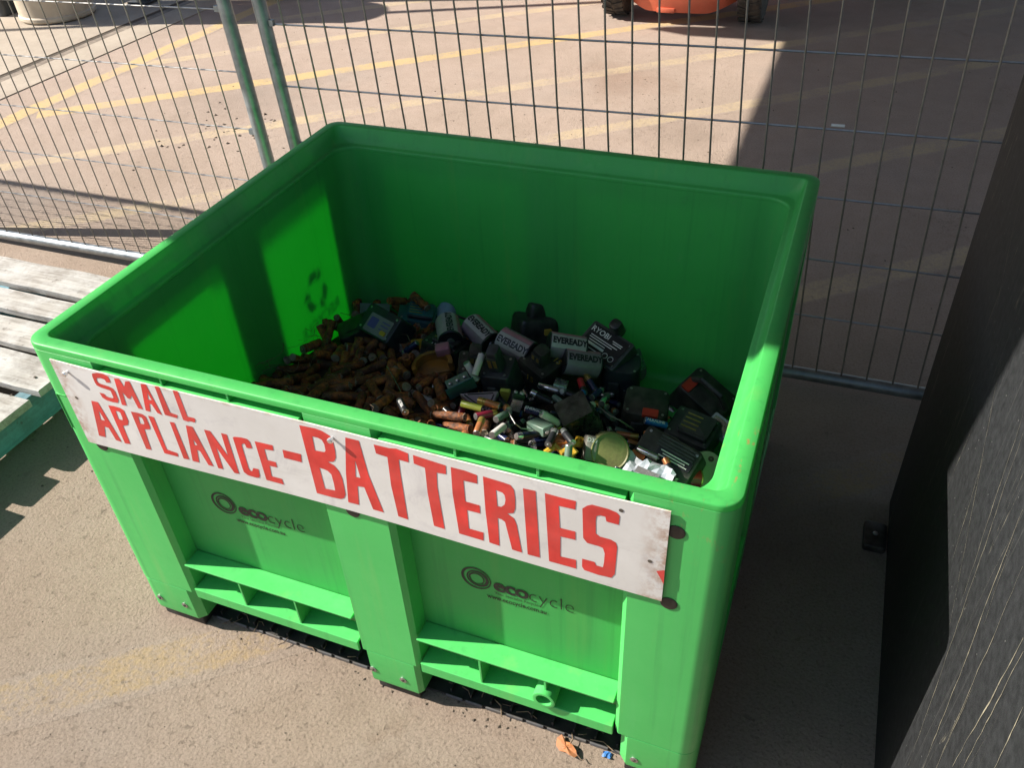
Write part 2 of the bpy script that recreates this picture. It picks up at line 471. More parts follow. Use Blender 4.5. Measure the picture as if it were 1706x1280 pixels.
def mat_sign():
    m, t, b = nodes('white_painted_sheet')
    v = coords(t)
    n = noise(t, v, 6, 6, 0.65)
    c = ramp(t, n, [(0.35, (0.62, 0.60, 0.57)), (0.65, (0.70, 0.685, 0.66))])
    st = noise(t, v, 10, 7, 0.72, 0.6)
    c = mixc(t, ramp(t, st, [(0.55, 0.0), (0.72, 0.6)]), c, (0.44, 0.415, 0.43))
    sm = noise(t, coords(t, (1, 1, 7)), 3, 6, 0.7)
    c = mixc(t, ramp(t, sm, [(0.58, 0.0), (0.70, 0.35)]), c, (0.42, 0.40, 0.37))
    ed = N(t, 'TexCoord'); sp = N(t, 'SeparateXYZ'); t.links.new(ed.outputs['Generated'], sp.inputs[0])
    ea = N(t, 'Math', operation='SUBTRACT'); t.links.new(sp.outputs[0], ea.inputs[0]); ea.inputs[1].default_value = 0.5
    eb = N(t, 'Math', operation='ABSOLUTE'); t.links.new(ea.outputs[0], eb.inputs[0])
    za = N(t, 'Math', operation='SUBTRACT'); t.links.new(sp.outputs[2], za.inputs[0]); za.inputs[1].default_value = 0.5
    zb = N(t, 'Math', operation='ABSOLUTE'); t.links.new(za.outputs[0], zb.inputs[0])
    rn = noise(t, v, 45, 6, 0.7)
    fx = N(t, 'Math', operation='MULTIPLY'); t.links.new(ramp(t, eb.outputs[0], [(0.462, 0.0), (0.5, 1.0)]), fx.inputs[0]); t.links.new(ramp(t, rn, [(0.42, 0.0), (0.6, 0.75)]), fx.inputs[1])
    fz = N(t, 'Math', operation='MULTIPLY'); t.links.new(ramp(t, zb.outputs[0], [(0.455, 0.0), (0.5, 0.9)]), fz.inputs[0]); t.links.new(ramp(t, rn, [(0.48, 0.0), (0.62, 0.65)]), fz.inputs[1])
    c = mixc(t, fx.outputs[0], c, (0.33, 0.17, 0.09)); c = mixc(t, fz.outputs[0], c, (0.36, 0.22, 0.13))
    t.links.new(c, b.inputs['Base Color']); b.inputs['Roughness'].default_value = 0.42
    bump(t, b, noise(t, v, 5, 2), 0.25, 0.004)
    return m

def mat_concrete():
    m, t, b = nodes('pale_concrete')
    v = coords(t)
    n = noise(t, v, 2.5, 7, 0.65); f = noise(t, v, 60, 5, 0.7)
    c = ramp(t, n, [(0.3, (0.30, 0.25, 0.20)), (0.65, (0.42, 0.36, 0.29))])
    c = mixc(t, ramp(t, f, [(0.58, 0.0), (0.74, 0.5)]), c, (0.2, 0.16, 0.12))
    t.links.new(c, b.inputs['Base Color']); b.inputs['Roughness'].default_value = 0.9
    bump(t, b, f, 0.5, 0.005)
    return m

def mat_heap():
    m, t, b = nodes('grimy_battery_mass')
    v = coords(t)
    n = noise(t, v, 40, 6, 0.7)
    c = ramp(t, n, [(0.35, (0.012, 0.009, 0.007)), (0.55, (0.05, 0.028, 0.016)), (0.75, (0.11, 0.06, 0.03))])
    t.links.new(c, b.inputs['Base Color']); b.inputs['Roughness'].default_value = 0.85
    bump(t, b, n, 1.0, 0.01)
    return m

MAT = {}
MAT['ground'] = mat_ground()
MAT['yellow_far'] = mat_paint('worn_yellow_paint', (0.55, 0.43, 0.245), 0.50, 0.065)
MAT['yellow_strong'] = mat_paint('yellow_paint', (0.57, 0.41, 0.17), 0.70, 0.068)
MAT['yellow_near'] = mat_paint('very_worn_yellow_paint', (0.39, 0.27, 0.10), 0.27, 0.07)
MAT['green'] = mat_green('green_plastic', 0)
MAT['green_thin'] = mat_green('thin_green_plastic', 0.275)
MAT['rust'] = mat_rust('rust', False)
MAT['rust_dark'] = mat_rust('dark_rust', True)
MAT['board'] = mat_black_board()
MAT['wood'] = mat_wood('whitewashed_board', (0.42, 0.40, 0.37), (0.16, 0.14, 0.12), (0.54, 0.54, 0.53), 0.66)
MAT['turq'] = mat_wood('turquoise_beam', (0.15, 0.33, 0.41), (0.10, 0.23, 0.29), (0.08, 0.085, 0.08), 0.42)
MAT['galv'] = mat_galv()
MAT['wire_sunlit'] = plain('sunlit_wire', (0.36, 0.35, 0.335), 0.36, 0.75, 0.15, 60)  # horizontal wires coloured paler to stand for the sun on them
MAT['wire'] = plain('weathered_wire', (0.25, 0.225, 0.20), 0.5, 0.55, 0.2, 60)
MAT['sign'] = mat_sign()
MAT['red'] = plain('red_brush_paint', (0.62, 0.04, 0.033), 0.45, 0, 0.22, 22, (0.50, 0.10, 0.085), 0.22, 0.12)
MAT['concrete'] = mat_concrete()
MAT['heap'] = mat_heap()
MAT['print'] = plain('black_print', (0.010, 0.010, 0.010), 0.5, 0, 0.2, 30)
MAT['black'] = plain('black_plastic', (0.016, 0.017, 0.016), 0.40, 0, 0.3, 60, (0.085, 0.08, 0.068), 0.36, 0.1)
MAT['black_gloss'] = plain('glossy_black_plastic', (0.016, 0.017, 0.015), 0.26, 0, 0.3, 60, (0.11, 0.105, 0.085), 0.40, 0.05)
MAT['navy'] = plain('dark_blue_grey_plastic', (0.016, 0.020, 0.028), 0.45, 0, 0.25, 50, (0.06, 0.06, 0.06), 0.25, 0.1)
MAT['grey'] = plain('charcoal_plastic', (0.04, 0.042, 0.045), 0.45, 0, 0.25, 50, (0.10, 0.09, 0.08), 0.30, 0.1)
MAT['skid'] = plain('dusty_black_skid', (0.014, 0.014, 0.015), 0.65, 0, 0.3, 40, (0.07, 0.06, 0.05), 0.3, 0.1)
MAT['skid_lip'] = plain('scuffed_grey_skid_edge', (0.075, 0.08, 0.09), 0.55, 0, 0.3, 40, (0.16, 0.13, 0.10), 0.4, 0.1)
MAT['plug'] = plain('dark_brown_plug', (0.022, 0.017, 0.014), 0.5, 0, 0.3, 60)
MAT['steel'] = plain('dull_steel', (0.42, 0.42, 0.42), 0.35, 0.9, 0.2, 80)
MAT['bright'] = plain('bright_zinc', (0.75, 0.75, 0.76), 0.22, 0.95, 0.12, 80)
MAT['brass'] = plain('brass', (0.55, 0.40, 0.14), 0.35, 0.85, 0.25, 60)
MAT['copper'] = plain('copper_label', (0.56, 0.22, 0.09), 0.35, 0.5, 0.15, 60)
MAT['white_print'] = plain('white_print', (0.68, 0.68, 0.67), 0.5, 0, 0.1, 40)
MAT['yellow_print'] = plain('gold_yellow_print', (0.50, 0.34, 0.05), 0.5, 0, 0.2, 40)
MAT['label_black'] = plain('black_label', (0.012, 0.013, 0.016), 0.35, 0, 0.2, 60)
MAT['label_navy'] = plain('navy_label', (0.015, 0.022, 0.075), 0.3, 0.1, 0.2, 60)
MAT['label_blue'] = plain('blue_label', (0.02, 0.13, 0.42), 0.3, 0.1, 0.2, 60)
MAT['label_red'] = plain('red_label', (0.45, 0.025, 0.03), 0.35, 0, 0.2, 60)
MAT['label_maroon'] = plain('maroon_label', (0.16, 0.012, 0.03), 0.35, 0, 0.2, 60)
MAT['label_green'] = plain('grey_green_label', (0.13, 0.22, 0.17), 0.4, 0, 0.2, 60, (0.1, 0.09, 0.07), 0.4)
MAT['label_lime'] = plain('lime_label', (0.42, 0.50, 0.07), 0.4, 0, 0.15, 60, (0.2, 0.16, 0.06), 0.3)
MAT['label_white'] = plain('off_white_label', (0.62, 0.60, 0.57), 0.4, 0, 0.1, 40, (0.30, 0.25, 0.18), 0.3)
MAT['label_pale'] = plain('dirty_pale_label', (0.43, 0.39, 0.40), 0.4, 0, 0.15, 40, (0.25, 0.2, 0.18), 0.35)
MAT['label_pink'] = plain('pink_label', (0.44, 0.17, 0.23), 0.4, 0, 0.15, 40, (0.2, 0.13, 0.13), 0.3)
MAT['label_lilac'] = plain('lilac_grey_label', (0.25, 0.20, 0.245), 0.4, 0, 0.15, 40, (0.14, 0.10, 0.10), 0.4)
MAT['label_silver'] = plain('silver_label', (0.55, 0.55, 0.57), 0.25, 0.8, 0.12, 60)
MAT['label_gold'] = plain('gold_label', (0.52, 0.36, 0.10), 0.3, 0.7, 0.15, 60)
MAT['purple'] = plain('purple_print', (0.10, 0.06, 0.30), 0.5, 0, 0.2, 40)
MAT['orange_clip'] = plain('dirty_orange_plastic', (0.45, 0.19, 0.025), 0.45, 0, 0.25, 40, (0.10, 0.06, 0.03), 0.6)
MAT['yellow_clip'] = plain('yellow_plastic', (0.55, 0.34, 0.025), 0.45, 0, 0.2, 40, (0.15, 0.10, 0.03), 0.35)
MAT['red_button'] = plain('red_plastic_button', (0.42, 0.035, 0.02), 0.45, 0, 0.15, 40)
MAT['orange_button'] = plain('orange_plastic_button', (0.62, 0.13, 0.02), 0.4, 0, 0.12, 40)
MAT['pale_blue'] = plain('pale_blue_plastic', (0.30, 0.40, 0.55), 0.4, 0, 0.15, 30, (0.15, 0.15, 0.15), 0.3)
MAT['teal'] = plain('teal_plastic', (0.03, 0.15, 0.17), 0.45, 0, 0.2, 40, (0.06, 0.05, 0.04), 0.4)
MAT['olive_disc'] = plain('grubby_olive_plastic', (0.23, 0.23, 0.085), 0.55, 0, 0.25, 50, (0.10, 0.09, 0.04), 0.5, 0.2)
MAT['pale_green'] = plain('pale_green_plastic', (0.36, 0.47, 0.29), 0.45, 0, 0.12, 40, (0.20, 0.20, 0.12), 0.3)
MAT['card'] = plain('grey_green_card', (0.16, 0.22, 0.19), 0.6, 0, 0.15, 30, (0.09, 0.08, 0.06), 0.4)
MAT['white_sheet'] = plain('crumpled_white_sheet', (0.34, 0.38, 0.44), 0.5, 0, 0.12, 30, (0.30, 0.27, 0.22), 0.3)
MAT['forklift'] = plain('orange_machine_paint', (0.64, 0.14, 0.075), 0.4, 0, 0.08, 12, (0.30, 0.10, 0.05), 0.2)
MAT['tyre'] = plain('tyre_rubber', (0.018, 0.016, 0.015), 0.8, 0, 0.3, 40, (0.10, 0.08, 0.06), 0.5, 0.3)
MAT['cream'] = plain('cream_drum_paint', (0.66, 0.58, 0.46), 0.55, 0, 0.1, 6, (0.25, 0.17, 0.10), 0.35)
MAT['dark_red'] = plain('dark_red_plastic', (0.10, 0.018, 0.016), 0.6, 0, 0.2, 12)
MAT['dark_grey'] = plain('dark_grey_metal', (0.06, 0.065, 0.07), 0.6, 0.2, 0.25, 12)
MAT['roof'] = plain('corrugated_roof_paint', (0.10, 0.10, 0.10), 0.6, 0, 0.1, 8)
MAT['leaf'] = plain('dry_orange_leaf', (0.42, 0.15, 0.045), 0.7, 0, 0.35, 60, (0.20, 0.10, 0.05), 0.5, 0.4)
MAT['grit'] = plain('dark_grit', (0.085, 0.068, 0.05), 0.9, 0, 0.5, 20)
MAT['twig'] = plain('dry_twig', (0.16, 0.11, 0.07), 0.85, 0, 0.3, 60)
MAT['blue_scrap'] = plain('blue_wrapper', (0.04, 0.16, 0.42), 0.4, 0, 0.2, 60)
MAT['stone_grey'] = plain('dirty_grey_plastic', (0.20, 0.195, 0.17), 0.5, 0, 0.2, 40, (0.09, 0.08, 0.06), 0.4, 0.2)
MAT['scrape'] = plain('bared_pale_scrape', (0.26, 0.235, 0.17), 0.8, 0, 0.45, 70, (0.05, 0.05, 0.045), 0.5)
MAT['pale_crust'] = plain('pale_crusted_end', (0.30, 0.25, 0.19), 0.85, 0, 0.35, 90, (0.12, 0.07, 0.04), 0.5, 0.4)
MAT['cable'] = plain('dull_cable', (0.10, 0.09, 0.08), 0.5, 0, 0.2, 60)
MAT['orange_cap'] = plain('orange_capsule', (0.45, 0.15, 0.04), 0.4, 0, 0.15, 60)

# ---------------------------------------------------------------- ground and yard
def structure(name, mb, mat, **k):
    o = mb.build(name, mat, **k); o['kind'] = 'structure'; return o

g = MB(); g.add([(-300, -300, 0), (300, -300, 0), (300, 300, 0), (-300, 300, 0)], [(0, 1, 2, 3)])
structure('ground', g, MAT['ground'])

def strip(p0, p1, w, z, mat, n=24, jit=0.006):
    a = Vector(p0); b = Vector(p1); L = (b - a).length
    mb = MB(); vs = []
    for i in range(n + 1):
        x = L * i / n
        vs += [(x, w / 2 + R.uniform(-jit, jit), 0), (x, -w / 2 + R.uniform(-jit, jit), 0)]
    mb.add(vs, [(2 * i, 2 * i + 1, 2 * i + 3, 2 * i + 2) for i in range(n)])
    o = structure('painted_line', mb, mat)
    o.location = (a.x, a.y, z); o.rotation_euler = (0, 0, math.atan2(b.y - a.y, b.x - a.x))
    return o

for i, (a, b, w, mt) in enumerate((
        ((-2.87, 1.0), (-2.72, 6.5), 0.13, 'yellow_strong'),
        ((-2.74, 2.36), (2.6, 6.74), 0.12, 'yellow_strong'),
        ((-2.80, 1.44), (3.0, 6.19), 0.12, 'yellow_far'),
        ((-2.79, 0.52), (3.2, 5.42), 0.12, 'yellow_far'),
        ((-2.2, 0.05), (3.2, 4.43), 0.12, 'yellow_far'),
        ((0.3, 1.02), (3.2, 3.42), 0.115, 'yellow_far'),
        ((-1.2, -1.12), (2.6, 1.86), 0.135, 'yellow_near'),
        ((-2.74, 3.20), (1.2, 6.43), 0.11, 'yellow_far'),
        ((-2.73, 4.0), (0.6, 6.75), 0.11, 'yellow_far'))):
    strip(a, b, w, 0.0004 if i else 0.0008, MAT[mt])

# concrete apron and slotted drain on the far left
ap = MB(); ap.box(-40, -3.47, -20, 20, -0.2, 0.006); ap.box(-3.365, -3.13, -20, 20, -0.2, 0.005)
structure('concrete_apron', ap, MAT['concrete'])
dr = MB(); dr.box(-3.462, -3.374, -20, 20, -0.2, 0.003)
o = structure('drain_channel', dr, plain('drain_cover', (0.27, 0.225, 0.18), 0.8, 0, 0.25, 20, (0.12, 0.09, 0.07), 0.5))
sl = MB(); sl.box(-3.458, -3.450, -20, 20, 0.0, 0.0045); sl.box(-3.440, -3.433, -20, 20, 0.0, 0.0045)
sl.build('drain_edge', MAT['grit'], o)

def canopy(name, label, poly, z, th, posts, mat, beam=None, boxes=(), arms=None):
    r = empty(name, label, 'roof')
    mb = MB(); mb.prism(poly, z, z + th); mb.build('roof_deck', mat, r)
    for p in posts:
        mb = MB(); mb.box(p[0] - .05, p[0] + .05, p[1] - .05, p[1] + .05, 0, z); mb.build('post', MAT['dark_grey'], r)
    for q in boxes:
        mb = MB(); mb.box(*q); mb.build('shade_box', MAT['dark_grey'], r)  # added box below the roof edge that shades the fence posts
    for q in (arms or []):
        mb = MB(); mb.prism(q, z + .004, z + .09); mb.build('arm', MAT['dark_grey'], r)  # added piece cut to the outline of the shadow near the forklift
    for q in (beam or []):
        mb = MB(); mb.tube([q[0], q[1]], q[2], 8); mb.build('beam', MAT['dark_grey'], r)  # added unseen pole that casts the thin shadow strip across the far yard
    return r

canopy('carport_roof', 'dark open sided roof whose shade covers the back half of the green bin',
       [(-2.38, -0.227), (6.0, -0.227), (6.0, 11), (-2.38, 11)], 2.6, 0.12,
       [(5.2, 0.2), (5.2, 5.0), (5.2, 10.0)], MAT['roof'], [], [(-2.42, -2.372, .66, .95, 2.35, 2.599)],
       [[(x - 3.17, y - .824) for x, y in ((-.03, 4.53), (.25, 4.44), (.785, 4.45), (.785, 4.80), (.45, 4.80), (.40, 4.63), (.1, 4.60))]])
canopy('shade_roof', 'unseen dark roof added to shade the corner behind the cream drum',  # unseen roof, added to darken the ground behind the drum
       [(-9.3, 2.80), (-7.2, 3.51), (-5.85, 3.88), (-5.68, 4.05), (-5.75, 8.0), (-9.3, 8.0)], 2.6, 0.1,
       [(-9.1, 3.2), (-9.1, 7.6), (-6.2, 7.6)], MAT['roof'], [((-9.0, 2.06, 2.5), (-3.0, 4.46, 2.5), 0.032)])

# ---------------------------------------------------------------- far things at the top of the picture
d = empty('drum', 'tall cream cylindrical drum standing on the concrete at the top left', 'drum', (-4.12, 3.93, 0.012))
mb = MB(); mb.lathe([(0.245, 0), (0.255, 0.012), (0.255, 0.03), (0.248, 0.04), (0.25, 0.30), (0.256, 0.31), (0.25, 0.32), (0.25, 0.60), (0.256, 0.61), (0.25, 0.62), (0.25, 1.66), (0.256, 1.68), (0.24, 1.685)], 40)
mb.build('body', MAT['cream'], d, smooth=True)
mb = MB(); mb.lathe([(0.236, 1.6855), (0.236, 1.692), (0.22, 1.695)], 40); mb.build('lid', MAT['cream'], d)
p = empty('pipe_post', 'grey pipe standing behind the cream drum', 'post', (-3.72, 4.35, 0.012))
mb = MB(); mb.lathe([(0.055, 0), (0.055, 2.3)], 14); mb.build('tube', MAT['dark_grey'], p, smooth=True)
mb = MB(); mb.box(-.08, .08, -.08, .08, 0, 0.012); mb.build('base_plate', MAT['dark_grey'], p)
cr = empty('storage_bin', 'dark red plastic bin in the shade behind the drain', 'bin', (-3.15, 4.85, 0.012))
mb = MB(); mb.loft([rrect(-.33, .33, -.25, .25, 0.03, .04), rrect(-.36, .36, -.28, .28, .6, .05), rrect(-.39, .39, -.31, .31, .6, .05), rrect(-.39, .39, -.31, .31, .64, .05), rrect(-.34, .34, -.26, .26, .64, .05), rrect(-.31, .31, -.23, .23, .05, .04)])
mb.build('body', MAT['dark_red'], cr)
for sx in (-.27, .27):
    for sy in (-.19, .19):
        mb = MB(); mb.box(sx - .04, sx + .04, sy - .04, sy + .04, 0, .03); mb.build('foot', MAT['black'], cr)
mb = MB(); mb.box(-.03, .03, -.289, -.284, .30, .36); mb.build('sticker', MAT['label_white'], cr)
dk = empty('storage_crate', 'dark grey crate in the shade left of the cream drum', 'crate', (-4.75, 4.05, 0.012))
mb = MB(); mb.loft([rrect(-.25, .25, -.25, .25, 0.0, .03), rrect(-.27, .27, -.27, .27, .5, .03), rrect(-.24, .24, -.24, .24, .5, .03), rrect(-.22, .22, -.22, .22, .03, .03)]); mb.build('body', MAT['dark_grey'], dk)
mb = MB(); mb.box(-.09, .09, -.285, -.274, .40, .43); mb.build('handle', MAT['black'], dk)

def wheel(parent, x, y, r, w, side):
    wmb = MB(); n = 36
    prof = [(-w / 2, r * .62), (-w / 2, r * .90), (-w * .42, r * .97), (w * .42, r * .97), (w / 2, r * .90), (w / 2, r * .62)]
    loops = [[(x + px, y + q * math.cos(2 * PI * k / n), r + q * math.sin(2 * PI * k / n)) for k in range(n)] for px, q in prof]
    wmb.loft(loops)
    ty = wmb.build('tyre', MAT['tyre'], parent, smooth=True)
    t2 = MB()
    for k in range(26):
        for s in (-1, 1):
            a0 = 2 * PI * (k + (0.25 if s > 0 else 0)) / 26
            vs = []
            for rr in (r * .955, r * 1.0):
                for (u, da) in ((0.04, .10), (0.48, 0.0)):
                    for e in (-.05, .05):
                        aa = a0 + da + e
                        vs.append((x + s * u * w, y + rr * math.cos(aa), r + rr * math.sin(aa)))
            t2.add(vs, [(0, 1, 3, 2), (4, 6, 7, 5), (0, 4, 5, 1), (2, 3, 7, 6), (0, 2, 6, 4), (1, 5, 7, 3)])
    t2.build('tread', MAT['tyre'], ty)
    rm = MB(); rm.loft([[(x + side * px, y + q * math.cos(2 * PI * k / 20), r + q * math.sin(2 * PI * k / 20)) for k in range(20)] for px, q in ((w * .40, r * .62), (w * .42, r * .5), (w * .25, r * .42), (w * .30, r * .18), (w * .36, r * .15))])
    rm.build('rim', MAT['forklift'], ty, smooth=True)

fk = empty('forklift', 'orange forklift parked beyond the wire fence at the top of the yard', 'forklift', (0.13, 4.66, 0))
# counterweight: rounded in plan, bottom rises toward the sides
mb = MB(); loops = []
for zf in (0, .06, .35, .8, 1):
    lp = []
    for k in range(25):
        t = -1 + 2 * k / 24
        yb = -0.02 + 0.10 * abs(t) ** 3
        zb = 0.072 + 0.10 * max(0, abs(t) - .55) ** 1.3 * 1.6
        lp.append((t * (.335 + .05 * zf), yb - .05 * math.sin(PI * min(zf, .9)), zb + (0.62 - zb) * zf))
    for k in range(24, -1, -1):
        t = -1 + 2 * k / 24
        zb = 0.072 + 0.10 * max(0, abs(t) - .55) ** 1.3 * 1.6
        lp.append((t * (.335 + .05 * zf), 0.55, zb + (0.62 - zb) * zf))
    loops.append(lp)
mb.loft(loops); mb.build('counterweight', MAT['forklift'], fk, smooth=True, angle=.7)
mb = MB(); mb.box(-.12, -.01, -.035, .10, .070, .098); mb.build('tow_notch', MAT['forklift'], fk, bevel=.004)
mb = MB(); rbox(mb, .72, .9, .5, .05, .03, .03, .62, cy=.6); mb.build('engine_cover', MAT['forklift'], fk, smooth=True)
mb = MB(); rbox(mb, .42, .42, .1, .06, .03, 0, 1.12, cy=.55); rbox(mb, .42, .1, .4, .04, .03, 0, 1.18, cy=.36); mb.build('seat', MAT['black'], fk, smooth=True)
mb = MB(); mb.box(-.36, .36, 1.0, 1.5, .25, .45); mb.box(-.36, .36, 1.42, 1.52, .45, 1.0); mb.build('floor_frame', MAT['forklift'], fk, bevel=.01)
for sx in (-.36, .36):
    mb = MB(); mb.tube([(sx, .16, 1.1), (sx, .2, 2.0), (sx, 1.3, 2.05), (sx, 1.5, .9)], .025, 8); mb.build('guard_post', MAT['dark_grey'], fk, smooth=True)
mb = MB()
for k in range(6): mb.box(-.36, .36, .25 + k * .19, .29 + k * .19, 2.03, 2.06)
mb.build('guard_roof', MAT['dark_grey'], fk)
for sx in (-.22, .22):
    mb = MB(); mb.box(sx - .05, sx + .05, 1.56, 1.68, .08, 2.1); mb.build('mast', MAT['dark_grey'], fk)
    mb = MB(); mb.box(sx - .05, sx + .05, 1.70, 1.75, .06, .6); mb.box(sx - .05, sx + .05, 1.75, 2.75, .06, .10); mb.build('fork', MAT['dark_grey'], fk)
for sx in (-.405, .43):
    wheel(fk, sx, .16, .23, .14, -1 if sx < 0 else 1)
for sx in (-.40, .42):
    wheel(fk, sx, 1.35, .30, .18, -1 if sx < 0 else 1)

# ---------------------------------------------------------------- temporary fence
def fence(x0, x1, y, label, lean, rise, first, rail_z, top=1.29, wr=.0021):
    r = empty('fence_panel', label, 'fence', (0, y, 0), None, 'temporary mesh fence panels')
    def P(x, z, dy=0): return (x - lean * (z - .05), dy, z + rise * (x - first))
    for x in (x0, x1):
        mb = MB(); mb.tube([P(x, 0.0), P(x, top)], .0195, 14); mb.build('post', MAT['galv'], r, smooth=True)
    mb = MB(); mb.tube([P(x0 + .018, rail_z), P(x1 - .018, rail_z)], .0185, 14); mb.build('rail', MAT['galv'], r, smooth=True)
    mb = MB(); mb.tube([P(x0 + .018, top), P(x1 - .018, top)], .0185, 14); mb.build('rail', MAT['galv'], r, smooth=True)
    n = int((x1 - x0 - .06) / .0655)
    for k in range(n):
        x = x0 + .065 + k * .0655
        if x > x1 - .03: break
        j = R.uniform(-.003, .003)
        pts = [P(x + j * math.sin(i * 1.3 + k), rail_z + .012 + (top - rail_z - .02) * i / 7, -.003) for i in range(8)]
        mb = MB(); mb.tube(pts, wr, 6, cap=False); mb.build('wire', MAT['wire'], r, smooth=True)
    z = rail_z + .02 + .172
    while z < top - .05:
        mb = MB(); mb.tube([P(x0 + .01, z, .0026), P(x1 - .01, z, .0024)], wr, 6, cap=False); mb.build('wire', MAT['wire_sunlit'], r, smooth=True)
        z += .1715
    for zz in (.23, .58, .93):
        for x in (x0, x1):
            s = 1 if x == x0 else -1
            mb = MB(); mb.box(x + s * .012 - lean * zz, x + s * .034 - lean * zz, -.006, .006, zz - .008 + rise * (x - first), zz + .008 + rise * (x - first)); mb.build('weld_tab', MAT['galv'], r)
    return r
fence(-4.50, -2.13, 1.24, 'galvanised wire mesh fence panel farthest to the left, mostly out of view', .05, .018, -2.1, .05, 1.37)
fence(-2.05, -.385, 1.235, 'galvanised wire mesh fence panel left of the pair of upright posts', .05, .018, -.9, .05)
fence(-.287, 2.12, 1.262, 'galvanised wire mesh fence panel right of the pair of posts behind the bin', .05, .018, 1.2, .047, 1.29, .0026)
mb = MB(); mb.tube([(1.195, -.0005, .7655), (1.225, -.0005, .766)], .0034, 8); _f = [o for o in bpy.data.objects if o.name.startswith('fence_panel')][-1]; mb.build('tape', MAT['white_print'], _f, smooth=True)

# ---------------------------------------------------------------- pallet
pl = empty('pallet', 'weathered white wooden pallet with a turquoise side beam lying left of the bin', 'pallet', (-1.33, 0.35, 0))
def plank(mb, x0, x1, y0, y1, z0, z1, nx=14, rag=.004):
    top = []; 
    loops = []
    for i in range(nx + 1):
        x = x0 + (x1 - x0) * i / nx
        e = R.uniform(-rag, rag) * .6; f = R.uniform(-rag, rag) * .6; hz = R.uniform(-.0012, .0012)
        loops.append([(x, y0 + e, z0), (x, y1 + f, z0), (x, y1 + f, z1 - .002 + hz), (x, y1 + f - .003, z1 + hz), (x, y0 + e + .003, z1 + hz), (x, y0 + e, z1 - .002 + hz)])
    mb.loft(loops)
for (a, b, xe) in ((.840, .972, -.690), (.717, .812, -.700), (.576, .688, -.693), (.420, .549, -.702), (.250, .381, -.694), (.115, .215, -.70), (-.03, .083, -.69), (-.20, -.07, -.70)):
    mb = MB(); plank(mb, -.58 + R.uniform(-.02, .02), xe + 1.33, a - .35, b - .35, .118, .140 + R.uniform(-.002, .002)); mb.build('plank', MAT['wood'], pl)
for x in (-.55, .02, .55):
    mb = MB(); loops = []
    for i in range(13):
        y = -.55 + 1.17 * i / 12; e = R.uniform(-.003, .003)
        loops.append([(x, y, .02), (x + .047 + e, y, .02), (x + .047 + e, y, .114), (x + .044 + e, y, .1175), (x, y, .1175)])
    mb.loft(loops); mb.build('bearer', MAT['turq'], pl)
for y in (-.5, 0, .5):
    mb = MB(); plank(mb, -.58, .545, y - .05, y + .05, 0.0, .0195); mb.build('base_plank', MAT['wood'], pl)
for y in (.555, .41, .135, -.0):
    for x in (.572,):
        for dy in (-.02, .03):
            mb = MB(); mb.lathe([(.0045, .1412), (.0035, .1428)], 8); o = mb.build('nail', MAT['grit'], pl); o.location = (x, y + dy, 0)

# ---------------------------------------------------------------- black board
bb = empty('black_crate', 'tall black scratched crate standing along the right side of the bin', 'crate', (1.503, 0, 0))
mb = MB()
def wallq(x0, x1, ya, yb, yc, yd, z0, z1):
    return [(x0, ya, z0), (x1, ya, z0), (x1, yb, z0), (x0, yb, z0)], [(x0, yc, z1), (x1, yc, z1), (x1, yd, z1), (x0, yd, z1)]
a, b = wallq(0, .045, -1.7, .872, -1.75, .985, 0.0, 1.18)
mb.loft([a, b]); mb.build('side_board', MAT['board'], bb, bevel=.008)
mb = MB(); mb.box(.045, 1.0, .815, .86, 0.02, 1.15); mb.build('end_board', MAT['board'], bb, bevel=.006)
mb = MB(); mb.box(.955, 1.0, -1.7, .812, 0.02, 1.15); mb.build('side_board', MAT['board'], bb, bevel=.006)
mb = MB(); mb.box(.047, .953, -1.7, .812, .02, .06); mb.build('floor_board', MAT['board'], bb)
for (ya, za, yb, zb, w) in [(0.164, 0.827, 0.018, 0.276, 0.0022), (0.053, 0.803, -0.029, 0.362, 0.003), (-0.02, 0.787, -0.067, 0.431, 0.0024), (-0.103, 0.77, -0.108, 0.508, 0.0042), (-0.118, 0.767, -0.131, 0.55, 0.0026), (0.387, 0.78, 0.112, 0.504, 0.002), (0.192, 0.836, 0.11, 0.554, 0.0016), (-0.178, 0.754, -0.188, 0.655, 0.0028), (0.28, 0.685, 0.225, 0.524, 0.0016), (0.038, 0.768, 0.006, 0.649, 0.0014), (0.637, 0.918, 0.511, 0.762, 0.0014), (-0.052, 0.594, -0.065, 0.46, 0.0014)]:
    # long wandering scrape that bares pale wood through the black paint
    n = max(8, int(math.hypot(yb - ya, zb - za) / .018)); vs = []; dr_ = 0.0
    for i in range(n + 1):
        f = i / n; dr_ = dr_ * .8 + R.uniform(-.0022, .0022); ww = w * R.uniform(.25, .8) * (.3 + .7 * math.sin(PI * min(1, max(.02, f * 1.02))))
        y = ya + (yb - ya) * f + dr_; z = za + (zb - za) * f
        vs += [(-.0006, y - ww / 2, z), (-.0006, y + ww / 2, z)]
    mb = MB(); mb.add(vs, [(2 * i, 2 * i + 1, 2 * i + 3, 2 * i + 2) for i in range(n)]); mb.build('scratch', MAT['scrape'], bb)
rb = empty('rubber_block', 'small black rubber block on the ground at the foot of the black crate', 'block', (1.474, .735, 0))
mb = MB(); rbox(mb, .05, .080, .022, .008, .004); mb.build('pad', MAT['black'], rb, smooth=True)
mb = MB(); mb.lathe([(.006, .0215), (.006, .024), (.004, .025)], 10); mb.build('bolt', MAT['steel'], rb)

# ---------------------------------------------------------------- the bin
BW, BD, Z0, Z1 = 1.2, 1.018, 0.028, 0.7494
bin_ = empty('pallet_bin', 'bright green plastic pallet bin full of old batteries', 'bin', (0, 0, 0))
G = MAT['green']
def ring(ins, z, r): return rrect(ins, BW - ins, ins, BD - ins, z, r, 8)
